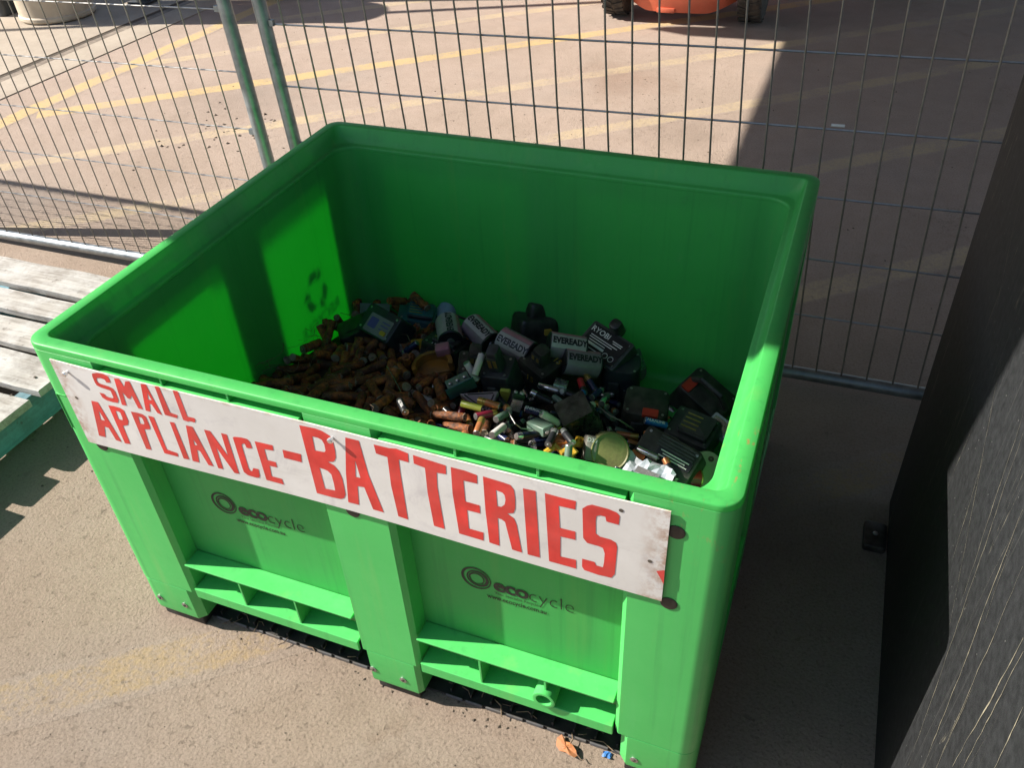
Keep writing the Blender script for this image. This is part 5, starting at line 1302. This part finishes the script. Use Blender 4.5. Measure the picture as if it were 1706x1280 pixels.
SIM = '''106,76,132,419,19,49,-85,-3;
102,167,113,424,38,-29,48,-74;
100,258,144,414,86,49,11,9;
110,327,154,427,6,27,-89,-36;
102,433,106,434,65,-45,-19,58;
112,475,108,434,83,-43,-3,36;
112,572,105,435,91,8,18,36;
102,703,194,399,30,-10,-37,87;
115,769,166,396,7,11,-99,0;
4,863,156,370,26,52,75,30;
1,895,171,356,9,-15,-23,-96;
7,1017,152,338,30,-28,-75,52;
11,1035,98,342,6,-87,-45,21;
4,1142,149,315,18,68,-71,0;
106,89,208,403,2,4,-74,-67;
108,147,167,415,57,-21,-8,79;
102,259,193,413,44,34,-46,-69;
106,339,231,400,4,22,-97,-10;
102,412,250,401,94,28,-9,-17;
104,485,225,400,11,8,28,95;
102,577,245,393,83,-50,-13,21;
104,701,228,390,17,12,7,97;
115,803,240,373,1,-5,-99,14;
12,914,263,326,91,-18,7,-37;
0,959,199,331,43,55,66,28;
12,994,218,326,63,40,-52,-42;
1,1106,264,288,82,49,29,12;
106,79,255,388,37,34,74,45;
101,187,253,391,47,-32,-22,79;
115,252,281,389,80,48,-22,-29;
108,296,257,392,30,39,-86,-11;
114,408,274,394,7,-19,-85,49;
103,483,271,387,14,29,-95,7;
105,542,287,380,29,22,-73,-58;
105,715,293,365,58,-18,-5,-80;
0,774,281,362,34,58,-73,-15;
1,892,313,320,54,71,-35,-30;
3,966,277,308,61,-7,7,79;
0,998,326,291,16,11,54,82;
114,87,355,363,51,86,0,-1;
109,162,336,368,50,-67,-38,39;
106,243,387,355,6,5,69,72;
103,325,340,369,97,9,7,23;
115,424,350,372,16,-85,49,-14;
112,468,326,373,89,1,11,44;
106,624,375,362,52,-2,6,85;
12,696,346,349,51,31,38,71;
9,733,355,347,1,3,-28,96;
9,858,364,318,76,-43,18,-44;
12,892,369,305,55,82,-4,-17;
1,979,373,284,52,84,18,3;
6,1092,353,265,16,68,72,-5;
11,1112,369,258,42,-42,-36,72;
101,114,395,351,51,75,-40,-14;
109,168,403,352,16,-98,-4,-8;
110,273,429,339,29,70,65,0;
113,347,434,335,10,4,-86,-49;
100,407,405,353,85,38,-33,-17;
110,471,376,370,21,-80,-46,32;
112,570,449,337,13,-18,-5,97;
3,667,435,335,92,37,-4,-9;
2,727,441,329,11,-9,28,-95;
1,805,454,301,30,-71,55,-31;
2,874,420,304,88,7,-11,-45;
10,965,386,286,2,17,-98,8;
0,1024,389,275,39,87,-8,-30;
115,119,451,340,65,12,19,73;
107,171,444,346,20,-24,75,-58;
110,271,485,324,0,7,88,-47;
103,346,484,328,56,20,40,70;
114,422,469,333,28,12,77,56;
113,468,449,335,9,57,-78,26;
12,579,487,325,60,63,-45,-21;
2,682,516,313,24,-60,68,-35;
1,742,505,306,84,16,27,45;
12,803,494,294,8,26,72,64;
3,875,449,297,44,-16,2,88;
5,951,445,269,55,24,-64,-48;
11,1042,468,243,98,-18,3,0;
100,84,547,311,19,33,-89,-23;
104,180,562,312,60,3,20,77;
108,259,536,315,13,66,73,9;
111,300,540,319,31,48,-67,-47;
111,388,514,326,21,-96,-16,0;
100,462,506,328,4,-30,-86,-40;
7,562,550,323,70,-65,31,8;
12,624,502,378,1,3,28,96;
3,725,578,290,14,-14,-82,54;
5,775,518,319,18,-70,-16,-67;
0,900,421,317,2,23,-79,57;
12,919,571,246,40,-89,-1,23;
9,1122,432,240,6,-84,-52,12;
0,1028,491,316,23,37,41,80;
3,1142,493,231,66,26,-45,-55;
109,88,619,290,3,0,-31,-95;
110,156,606,296,25,96,9,0;
108,264,610,297,29,95,-11,1;
114,322,641,292,20,13,-54,-81;
104,408,578,307,37,-22,-17,88;
100,450,579,304,64,-25,4,73;
8,453,530,322,17,9,74,64;
1,798,627,262,58,-69,-9,43;
3,669,631,285,25,-42,53,-69;
0,790,644,257,14,42,-87,22;
4,839,705,235,46,5,49,73;
1,987,609,215,37,-70,44,-41;
0,931,628,220,96,9,24,14;
12,1121,876,128,7,2,-14,99;
102,144,665,281,90,-36,-1,-23;
104,180,672,277,22,94,-27,4;
100,268,667,283,55,-11,3,83;
106,322,664,285,95,18,6,23;
103,347,615,319,68,66,-26,-17;
1,478,718,265,59,40,51,49;
11,805,697,242,75,-48,21,-41;
4,891,666,226,64,-76,6,11;
0,950,673,209,99,-1,14,2;
112,71,716,295,57,17,-42,68;
101,169,700,289,19,28,-94,-9;
113,260,720,273,42,-88,-10,18;
113,321,702,274,54,84,-4,1;
109,420,690,304,55,-27,79,7;
11,507,731,262,30,-81,45,-23;
2,544,869,222,7,-99,10,-6;
6,785,664,256,21,-38,46,-77;
0,840,729,235,71,-52,6,-47;
3,855,715,224,17,-62,-70,30;
2,1007,663,211,88,41,-22,-4;
103,96,818,270,60,-58,-21,-51;
114,98,689,319,54,48,-8,-69;
107,309,841,246,79,33,3,51;
105,338,829,245,51,55,-59,-31;
102,726,930,197,83,-3,-7,-55;
1,314,719,305,5,-36,50,79;
11,918,842,169,26,-8,-57,78;
1,999,837,147,15,15,68,70;
0,1051,813,148,0,100,4,-6;
107,91,910,227,14,-11,-89,41;
108,140,926,226,13,-6,-89,-43;
114,290,854,252,43,-77,-32,-35;
115,323,880,226,28,88,38,-1;
12,587,902,220,0,-17,-73,66;
1,941,865,152,27,-9,-57,77;
108,91,957,210,95,31,8,-3;
108,132,948,223,15,-17,-75,-62;
103,249,957,241,54,-21,76,30;
0,388,960,198,30,-95,0,-1;
3,835,960,164,57,-82,4,5;
2,1073,940,110,51,34,62,49;
108,126,114,425,65,19,-36,-64;
102,161,163,436,53,25,51,63;
101,257,121,422,4,16,-96,25;
115,298,89,436,25,93,-25,5;
113,411,113,435,9,79,57,-22;
112,511,149,428,22,1,11,97;
107,587,87,436,28,27,-79,-48;
115,755,245,389,33,-53,53,-58;
12,826,218,368,0,100,-4,-9;
1,904,250,333,33,-18,-44,82;
2,909,103,370,42,12,-69,-58;
0,998,148,340,20,35,72,57;
6,1118,131,321,42,-29,-43,75;
106,91,183,416,0,-20,94,27;
108,175,223,401,16,-54,-69,45;
104,288,202,415,25,-78,-57,9;
104,338,208,411,95,-22,-2,22;
110,413,226,406,15,97,-20,-2;
109,492,200,404,10,-7,-69,71;
104,568,217,401,24,-1,2,-97;
104,705,248,382,17,11,11,97;
4,774,224,387,54,60,25,53;
0,877,308,328,45,-14,-34,81;
6,992,298,312,75,-22,-1,-63;
2,1059,278,297,23,-3,-38,89;
12,1091,290,284,89,45,7,-6;
107,128,262,390,1,-48,-84,27;
103,204,269,389,58,-58,23,-52;
110,258,356,364,6,-17,-80,58;
111,339,255,394,19,18,-50,-83;
104,398,304,382,94,-33,-2,-8;
113,475,291,382,10,94,30,-10;
105,567,265,391,81,53,17,17;
1,697,326,364,63,-75,-21,-1;
3,792,287,359,67,6,-38,-64;
5,963,357,305,61,-76,22,-11;
8,924,291,315,49,-64,39,-44;
0,1017,291,306,63,49,-34,-50;
8,1052,309,289,0,-19,-33,-93;
105,190,348,378,55,47,-36,-58;
108,208,357,365,33,-81,38,-30;
106,240,417,373,5,-71,-69,14;
107,328,317,374,96,-11,1,24;
105,398,350,374,9,51,82,-24;
105,496,333,382,14,38,-91,8;
110,548,353,371,80,45,27,29;
110,684,402,356,96,-23,-10,15;
11,737,338,350,82,57,-1,2;
1,807,379,325,91,38,17,1;
2,918,329,307,16,0,-65,74;
3,1021,371,284,38,-17,-91,-4;
8,1076,342,269,47,51,64,33;
0,1132,362,260,57,-15,2,80;
113,82,400,350,80,42,-25,-35;
111,160,381,371,48,18,-17,-84;
100,237,436,348,81,48,19,28;
107,342,429,358,49,-41,-63,44;
101,434,415,355,20,-17,-83,49;
104,442,364,379,54,60,58,-11;
108,623,487,327,33,-51,-54,58;
0,708,462,323,28,25,-84,-40;
9,760,419,328,73,-57,-1,37;
11,827,422,313,46,-29,-59,60;
12,850,435,314,23,92,-10,29;
12,985,411,283,17,-2,-10,-98;
1,1043,432,251,13,-15,-92,-33;
10,1142,410,246,68,-18,0,71;
103,139,484,341,3,-65,64,-40;
115,168,499,333,8,-68,-60,40;
110,247,499,342,33,90,28,2;
107,324,480,328,17,78,-60,0;
107,399,457,335,30,2,51,80;
110,497,463,329,44,-37,17,-80;
113,537,510,316,78,20,24,54;
1,662,468,323,8,30,95,-6;
0,698,518,306,69,-23,1,69;
1,747,479,316,45,20,-68,-53;
0,919,449,301,73,58,37,-5;
3,947,481,253,28,39,-87,-12;
6,1084,431,242,35,-41,51,-67;
115,131,554,310,15,-63,-67,37;
106,218,580,323,39,33,-71,-50;
114,237,538,314,44,51,64,38;
107,327,594,323,58,-12,-46,66;
108,392,565,313,3,43,85,-30;
115,470,546,332,48,-31,-15,-81;
3,542,589,304,29,95,-1,10;
12,620,554,326,7,-40,-18,90;
11,648,519,311,10,81,58,-5;
2,761,523,360,89,-21,17,36;
10,933,437,309,22,-51,-81,-19;
10,1032,450,248,3,-14,-63,-76;
11,977,510,327,98,-17,7,-10;
103,70,649,306,41,-44,44,-66;
103,193,602,315,45,-43,-65,43;
104,212,628,308,62,-31,-52,50;
105,339,606,299,19,-5,-12,-97;
115,418,612,308,78,-44,16,41;
107,472,611,296,4,85,-51,13;
8,549,585,385,63,56,42,-33;
9,646,567,304,8,-9,49,-86;
1,758,602,279,7,56,-82,9;
0,834,647,245,47,27,51,67;
2,846,665,238,23,-41,-73,49;
2,926,606,229,23,11,-97,5;
5,1058,635,196,13,16,31,93;
3,1079,655,185,15,15,-76,61;
104,87,664,278,92,27,-10,-27;
110,191,690,293,56,-75,-14,31;
100,258,672,303,89,1,-21,-39;
107,315,685,293,23,-94,-9,-23;
106,358,630,333,79,9,-55,-25;
11,635,680,275,13,43,82,35;
9,802,730,235,21,-86,45,-13;
12,899,652,234,98,-16,1,9;
1,1013,626,207,74,-31,-9,60;
1,1122,767,163,93,-21,4,-31;
111,81,698,306,82,-37,44,-1;
115,193,716,303,9,-94,-28,19;
105,278,763,283,49,-4,-20,-85;
103,319,727,280,44,20,82,30;
115,399,694,308,66,-44,-59,-15;
8,440,771,251,71,6,19,67;
9,457,760,255,16,-69,-66,25;
2,908,809,183,7,-83,-46,29;
109,73,784,270,19,-54,27,-77;
113,253,774,289,91,32,-26,11;
115,308,770,255,49,-85,-8,15;
103,393,821,246,49,87,7,-5;
11,809,774,236,64,75,-10,14;
10,833,763,227,93,-13,-14,-32;
110,76,843,261,45,72,-43,31;
115,207,866,335,27,-53,44,-67;
113,352,865,251,38,26,24,86;
113,390,888,225,68,57,38,25;
9,584,885,223,98,5,-10,-15;
7,751,930,187,48,0,3,88;
11,948,858,167,91,-32,17,-21;
0,971,820,159,7,11,-66,73;
5,1138,823,139,51,-43,-20,72;
115,92,938,221,45,87,1,-20;
115,166,902,223,11,-11,69,-71;
110,227,957,242,49,-66,-34,-46;
115,419,957,218,0,1,43,-90;
3,431,941,205,55,-68,-23,44;
0,779,949,173,15,25,-94,15;
4,951,926,134,19,-67,-69,20;
7,968,928,131,62,31,38,62;
3,985,939,129,26,64,72,5;
1,1107,960,101,1,1,61,-79;
100,105,135,425,64,40,39,53;
100,213,99,438,80,51,-29,-11;
101,232,61,448,5,-2,94,33;
100,268,163,432,87,48,3,0;
106,403,160,421,36,48,-78,-21;
112,525,179,423,13,39,81,42;
101,668,116,430,37,22,-83,-34;
111,718,106,421,5,-9,20,-97;
10,901,155,358,2,-99,-5,15;
12,1009,94,349,6,-59,73,-34;
2,1121,178,309,28,58,75,16;
100,60,256,403,42,57,55,45;
106,216,183,411,72,-37,21,-54;
100,341,187,420,15,-18,73,-64;
109,548,243,415,80,38,23,41;
101,574,196,407,78,-57,-12,20;
103,748,293,378,41,-9,-18,-89;
101,794,219,391,2,84,53,13;
4,854,279,341,10,92,-37,-8;
11,877,192,362,13,17,-40,89;
1,977,223,323,72,-22,-2,-66;
0,1097,531,223,40,-4,-47,-79;
3,1075,157,326,78,-40,-5,48;
103,138,288,380,15,-42,-76,48;
103,212,389,380,50,-52,-36,60;
100,281,306,389,78,32,-43,-33;
101,378,326,400,24,-81,-49,22;
110,505,260,402,91,5,12,-40;
108,587,300,386,15,-23,33,-90;
0,671,301,365,16,-36,-86,33;
0,737,277,364,52,45,-59,-42;
0,835,278,351,79,48,-17,-34;
0,1025,354,292,17,18,-97,2;
3,983,279,304,8,79,-61,8;
111,152,344,390,50,-78,30,-22;
111,288,369,373,17,2,-70,69;
111,320,354,385,22,14,-68,-69;
111,371,358,377,79,13,-8,-59;
115,545,319,371,66,66,29,23;
12,675,357,353,48,-32,-39,71;
6,792,358,342,35,3,-14,-92;
10,886,384,321,9,-8,-94,32;
12,910,348,304,4,16,54,83;
12,1000,342,284,82,-54,15,-15;
12,1107,323,278,5,-33,85,-40;
106,127,422,369,25,-90,-33,15;
105,213,450,355,57,71,24,32;
109,365,424,354,61,-15,-29,72;
103,520,389,373,10,50,82,-26;
1,532,441,331,15,-13,-16,97;
11,711,486,324,31,12,-26,-91;
4,721,407,341,18,42,-89,5;
0,817,400,323,78,62,-8,0;
4,910,401,299,87,38,20,25;
12,914,425,294,30,21,-87,-32;
2,1038,418,260,87,-43,25,-2;
114,86,446,349,28,-17,11,94;
104,213,530,330,33,-19,64,-66;
110,250,475,342,83,-49,-22,15;
110,345,494,348,5,-34,-91,23;
114,404,498,339,55,83,3,-13;
114,511,512,328,39,-48,29,-73;
115,606,532,317,48,86,17,3;
11,669,494,331,76,39,-33,-41;
10,797,718,257,14,25,87,40;
4,832,419,355,21,70,-11,-68;
12,963,397,303,94,32,-2,-15;
3,914,446,283,70,62,35,-9;
8,998,495,244,56,80,-19,-8;
102,87,577,318,15,67,61,-39;
103,158,636,312,47,-38,-34,72;
103,359,548,342,28,-68,-61,-30;
110,494,530,328,31,73,61,-5;
3,532,540,326,70,-24,-1,67;
0,563,564,308,70,70,-12,3;
1,712,564,294,6,-18,-96,20;
8,763,503,372,26,36,-81,39;
2,817,464,367,44,-80,32,-27;
10,981,651,206,9,7,21,97;
3,973,598,218,59,54,-53,-29;
112,427,594,322,19,-40,56,-70;
0,475,580,326,94,17,15,27;
8,567,585,410,45,-58,-68,-3;
6,605,577,312,9,24,-47,84;
2,672,668,272,16,-85,-45,21;
0,858,611,248,19,25,-95,-3;
0,816,739,237,30,82,-48,5;
8,916,587,240,53,82,20,-12;
12,924,643,221,62,75,25,-4;
114,188,659,307,59,49,8,64;
111,218,701,307,70,-38,-40,45;
102,271,792,282,62,-59,-51,0;
109,297,751,284,76,-42,-10,48;
12,568,674,279,91,-35,6,-21;
100,60,807,268,56,-43,-28,-65;
113,306,808,256,5,41,-82,-40;
106,420,885,227,0,46,-86,21;
104,371,889,258,19,29,36,87;
108,370,900,227,17,-42,80,-40;
1,940,847,158,21,18,34,90;
113,62,897,258,69,-10,-72,-9;
104,168,958,228,30,-4,-94,-12;
106,213,942,251,54,26,70,-39;
104,338,905,242,92,36,-3,15;
12,364,929,204,14,-86,47,-15;
1,454,886,221,54,-28,20,-77;
102,87,138,438,68,-31,-21,63;
100,583,254,414,46,-6,-7,-88;
105,651,169,410,1,27,96,0;
1,856,125,379,34,-85,38,-16;
0,942,213,341,39,-21,40,-81;
9,979,276,321,57,-24,-13,77;
100,167,186,413,61,56,-48,-30;
109,643,231,403,82,22,30,44;
1,750,199,382,49,-42,-29,71;
11,948,243,329,3,41,-91,3;
3,1046,274,314,19,-86,-47,5;
113,78,301,388,86,-6,9,-50;
111,346,304,390,55,6,7,-83;
100,525,296,400,88,28,-21,-31;
101,608,344,369,30,89,-34,-7;
11,770,322,348,49,86,14,-5;
0,957,331,305,45,2,-30,84;
1,956,312,315,67,71,1,20;
0,1005,268,306,78,18,-32,-51;
104,94,334,369,0,0,-87,-49;
112,289,440,360,88,43,10,14;
111,333,381,358,10,-9,-90,42;
3,710,377,364,0,99,-14,-3;
3,824,344,333,10,79,-60,8;
9,938,388,309,16,-96,19,9;
1,947,352,293,22,21,63,71;
8,1111,449,237,50,17,-29,-80;
12,673,415,340,43,-90,6,-2;
12,727,372,345,87,-48,6,2;
12,787,420,324,74,56,29,23;
11,933,395,290,37,26,-71,-54;
2,1052,406,271,83,56,4,-5;
113,85,487,339,49,-12,29,81;
111,215,504,337,92,13,0,37;
103,389,452,358,62,-42,-24,62;
111,438,574,338,29,52,-71,-38;
0,544,480,336,95,-18,19,-16;
7,551,512,331,62,24,1,75;
11,665,516,308,62,-52,-22,55;
2,787,448,369,55,-46,39,-58;
1,932,491,257,47,-19,-9,-86;
101,65,574,314,12,-65,-51,54;
109,382,548,328,21,30,89,-26;
114,133,623,308,8,58,-69,44;
105,470,609,331,8,74,-59,31;
108,261,633,314,23,-78,19,-56;
115,241,726,296,7,62,71,-34;
102,249,811,247,85,-8,24,46;
111,407,844,249,16,-16,-41,-88;
114,524,913,211,14,39,91,4;
114,69,876,259,70,6,-71,9;
107,290,835,270,17,21,87,-42;
104,387,182,420,44,-39,32,-75;
8,903,121,365,12,41,-89,17;
2,859,296,335,92,2,5,-39;
3,1142,250,288,32,-63,-52,48;
105,202,154,418,57,8,25,78;
112,238,242,407,18,-77,44,-43;
111,306,198,435,3,19,-98,-3;
104,461,186,413,4,-9,-34,94;
0,755,256,366,46,53,60,38;
3,926,346,319,78,36,-27,-44;
0,943,288,322,71,40,-13,-57;
7,1059,337,285,13,-20,85,-47;
6,1089,400,257,62,49,61,7;
6,1038,347,272,10,8,5,99;
110,532,406,356,87,-4,-21,-45;
5,840,349,328,25,-55,-62,50;
1,989,365,296,32,14,-59,72;
9,1063,381,260,82,3,26,51;
109,296,434,339,42,63,64,17;
102,543,465,349,79,-60,-8,-5;
0,648,368,356,26,-44,-67,54;
10,752,388,339,85,-51,10,4;
7,803,398,340,7,-25,-97,0;
8,856,408,315,6,41,74,54;
0,978,435,276,50,78,38,-4;
104,283,560,319,63,46,53,33;
0,715,524,304,61,39,52,46;
1,787,465,308,77,2,-6,-63;
5,980,471,261,46,-84,27,-2;
8,987,484,253,25,-15,-82,49;
106,272,600,318,20,-21,92,-25;
107,337,554,333,52,-76,-29,25;
105,488,539,353,84,-29,14,-43;
105,116,643,307,53,17,-41,-72;
115,281,683,300,15,47,87,1;
109,284,814,273,11,18,98,-7;
114,91,930,247,57,-58,39,-43;
108,231,652,298,61,20,59,49;
103,187,946,259,49,1,80,-34;
103,253,906,317,25,3,-37,89'''
ANCHOR = []
for o in bpy.data.objects:
    if o.parent is None and o.get('label') and o.get('category') in ('battery pack', 'clip', 'torch', 'wrapper', 'plate', 'box', 'circuit', 'case'):
        ANCHOR.append(o)
    elif o.name.startswith('large_battery'): ANCHOR.append(o)
SHORT = {
    'matt black lump like pack at the back left beside the rusty cells': 'the matt black lump',
    'dark pack with a lilac label at the back left of the bin': 'the lilac labelled pack',
    'dark teal pack lying behind the pale round battery': 'the dark teal pack',
    'black pack printed 18.0V behind the orange clip': 'the pack printed 18.0V',
    'black pack with a gold outlined mark left of the yellow clip': 'the gold outlined pack',
    'tall black pack with a pale yellow release clip in the middle of the heap': 'the pack with the yellow clip',
    'black pack with gold numbers printed on it right of the tall pack': 'the gold numbered pack',
    'black knobbly pack against the back wall behind the grey round battery': 'the black knobbly pack',
    'charcoal pack with a large black specification label facing up at the back': 'the specification label pack',
    'dark blue grey rounded pack below the pack with the specification label': 'the rounded blue grey pack',
    'big black pack with a red button left of the wedge shaped pack': 'the left red buttoned pack',
    'big black wedge shaped pack with a red button at the right wall': 'the wedge shaped pack',
    'glossy black pack with dusty sides left of the olive disc pack': 'the glossy black pack',
    'charcoal pack with small white printed squares near the right wall': 'the pack with white squares',
    'black lithium pack with an orange button and white print at the front right': 'the orange buttoned pack',
    'olive round disc pack with a grey bracket in the sun by the front rim': 'the olive disc pack',
    'dirty orange plastic clip with a pale pink tag on the rusty cells': 'the dirty orange clip',
    'pale blue rounded pack with a thin black rod at the back wall': 'the pale blue torch',
    'pale glassy flat case near the right wall of the bin': 'the pale flat case',
    'crumpled white wrapper caught under the front rim': 'the crumpled white wrapper',
    'pale green rounded plate with dark holes in the front right corner': 'the pale green plate',
    'off white folded card with black lines beside the lime battery': 'the folded white card',
    'small grey green circuit block at the right edge of the rusty cells': 'the grey green circuit block',
}
bpy.context.view_layer.update()
ANCHOR = [(Vector(o.matrix_world.translation), SHORT[o['label']]) for o in ANCHOR if o['label'] in SHORT]
ANCHOR += [(Vector((.05, y, heap_h(.05, y))), 'the left wall of the bin') for y in (.15, .35, .55, .75)]
ANCHOR += [(Vector((x, .045, heap_h(x, .05))), 'the front rim') for x in (.2, .4)]
def where(p):
    a, nm = min(ANCHOR, key=lambda q: (q[0].xy - p.xy).length)
    d = p - a
    if nm.endswith('of the bin') or nm == 'the front rim':
        return ('close to ' if (a.xy - p.xy).length < .12 else 'away from ') + nm
    if abs(d.x) > abs(d.y): return ('right of ' if d.x > 0 else 'left of ') + nm
    return ('behind ' if d.y > 0 else 'in front of ') + nm
for row in SIM.split(';'):
    if not row.strip(): continue
    f = row.split(',')
    t = int(f[0]); p = Vector([int(q) / 1000 for q in f[1:4]]); q = Quaternion([int(a) / 100 for a in f[4:8]]).normalized()
    m = Matrix.Translation(p) @ q.to_matrix().to_4x4()
    if t >= 100:
        o = bpy.data.objects.new('rusty_battery', RUST[(t - 100) % 16]); C.objects.link(o); o.matrix_world = m
        tag(o, RUST_KINDS[(t - 100) % 16] + where(p), 'battery', 'rusted cells heaped in the left of the bin')
    else:
        k = KN[t]; cell(k, m, KINDS[k][3] + ' ' + where(p), 'small loose batteries among the packs', scale=.92 if k in ('steel', 'gold', 'red') else 1.0)

# ---------------------------------------------------------------- small things on the ground
lf = empty('dry_leaf', 'curled orange dry leaf on the ground under the bin front', 'leaf', (.964, .010, .004), (math.radians(8), math.radians(-10), math.radians(-12)))
mb = MB(); vs = []; ol = [(-.036, .012), (-.027, .024), (-.018, .020), (-.010, .013), (.004, .014), (.016, .010), (.027, .004), (.036, -.007), (.033, -.015), (.020, -.016), (.004, -.013), (-.014, -.015), (-.030, -.006)]
for dz in (0, .0007):
    for s_ in (1.0, .55, .05):
        for x, y in ol: vs.append((x * s_, y * s_, .008 * (1 - s_) + .010 * abs(y * s_) / .02 * (1 if y > 0 else .6) + dz + .004 * math.sin(x * 90)))
n = len(ol)
for b_ in (0, 3 * n):
    for a_ in (0, 1):
        mb.f += [(b_ + a_ * n + i, b_ + a_ * n + (i + 1) % n, b_ + (a_ + 1) * n + (i + 1) % n, b_ + (a_ + 1) * n + i) for i in range(n)]
    mb.f.append(tuple(b_ + 2 * n + i for i in range(n)))
mb.f += [(i, (i + 1) % n, 3 * n + (i + 1) % n, 3 * n + i) for i in range(n)]
mb.v = vs; mb.m = [0] * len(mb.f)
lf.scale = (.72, .72, .72)
mb.build('blade', MAT['leaf'], lf)
mb = MB(); mb.tube([(.036, -.006, .008), (.05, -.012, .004), (.058, -.010, .002)], .0011, 5); mb.build('stalk', MAT['twig'], lf)
sc = MB(); rw = random.Random(9)
vs = []
for i in range(6):
    for j in range(3): vs.append((1.030 + .0035 * i + rw.uniform(-.001, .001), .018 + .006 * j + rw.uniform(-.001, .001), .002 + rw.uniform(0, .005)))
sc.add(vs, [(i * 3 + j, i * 3 + j + 1, i * 3 + j + 4, i * 3 + j + 3) for i in range(5) for j in range(2)])
tag(sc.build('blue_scrap', MAT['blue_scrap']), 'tiny crumpled blue wrapper beside the right front foot of the bin', 'wrapper')
# grit, specks and litter
gr = MB(); rg = random.Random(21)
def speck(x, y, s):
    a = rg.uniform(0, PI); c_, s_ = math.cos(a), math.sin(a); h = s * rg.uniform(.3, .8)
    pts = [(s, 0), (.2 * s, .6 * s), (-.9 * s, .2 * s), (-.1 * s, -.7 * s)]
    b = [(x + (u * c_ - v * s_), y + (u * s_ + v * c_), .0005) for u, v in pts]
    gr.add(b + [(x + rg.uniform(-.3, .3) * s, y + rg.uniform(-.3, .3) * s, h)], [(0, 1, 4), (1, 2, 4), (2, 3, 4), (3, 0, 4)])
for _ in range(200): speck(rg.uniform(-2.6, 2.0), rg.uniform(1.3, 4.4), rg.uniform(.002, .006))
for _ in range(46): speck(rg.gauss(-1.62, .17), rg.gauss(2.45, .16), rg.uniform(.006, .014))
for _ in range(70): speck(rg.uniform(-.3, 1.15), rg.uniform(-.35, .10), rg.uniform(.001, .0028))
for _ in range(120): speck(rg.uniform(.15, 1.05), rg.uniform(.0, .10), rg.uniform(.002, .006))
for _ in range(40): speck(rg.uniform(-.7, .0), rg.uniform(.2, .9), rg.uniform(.002, .006))
for _ in range(60): speck(rg.gauss(.25, .2), rg.gauss(3.3, .25), rg.uniform(.002, .005))
tag(gr.build('grit', MAT['grit']), 'dark grit, crumbs and leaf litter scattered over the asphalt', 'grit', None, 'stuff')
tw = MB()
for _ in range(46):
    x = rg.uniform(.16, 1.05); y = rg.uniform(.01, .10)
    if .54 < x < .68: continue
    a = rg.uniform(0, PI); L = rg.uniform(.012, .05); z = rg.uniform(.009, .016)
    tw.tube([(x, y, z), (x + .5 * L * math.cos(a), y + .5 * L * math.sin(a), z + rg.uniform(-.002, .006)), (x + L * math.cos(a + .3), y + L * math.sin(a + .3), z)], rg.uniform(.0006, .0013), 4)
tag(tw.build('twigs', MAT['twig']), 'dry twigs and straw caught on the black skid under the bin', 'twigs', None, 'stuff')

fb = MB(); rf = random.Random(77)
for _ in range(70):
    x = rf.uniform(.07, .52); y = rf.uniform(.08, .85)
    if x > .62 - .5 * (y - .25): continue
    z = heap_h(x, y) + rf.uniform(.02, .06); a = rf.uniform(0, PI); L = rf.uniform(.03, .10)
    pts = [(x + L * (k / 4 - .5) * math.cos(a + .25 * k), y + L * (k / 4 - .5) * math.sin(a + .25 * k), z + rf.uniform(-.006, .012)) for k in range(5)]
    fb.tube(pts, rf.uniform(.0004, .0009), 4)
tag(fb.build('straw', MAT['twig']), 'dry straw and fine fibres tangled over the rusted cells', 'straw', None, 'stuff')
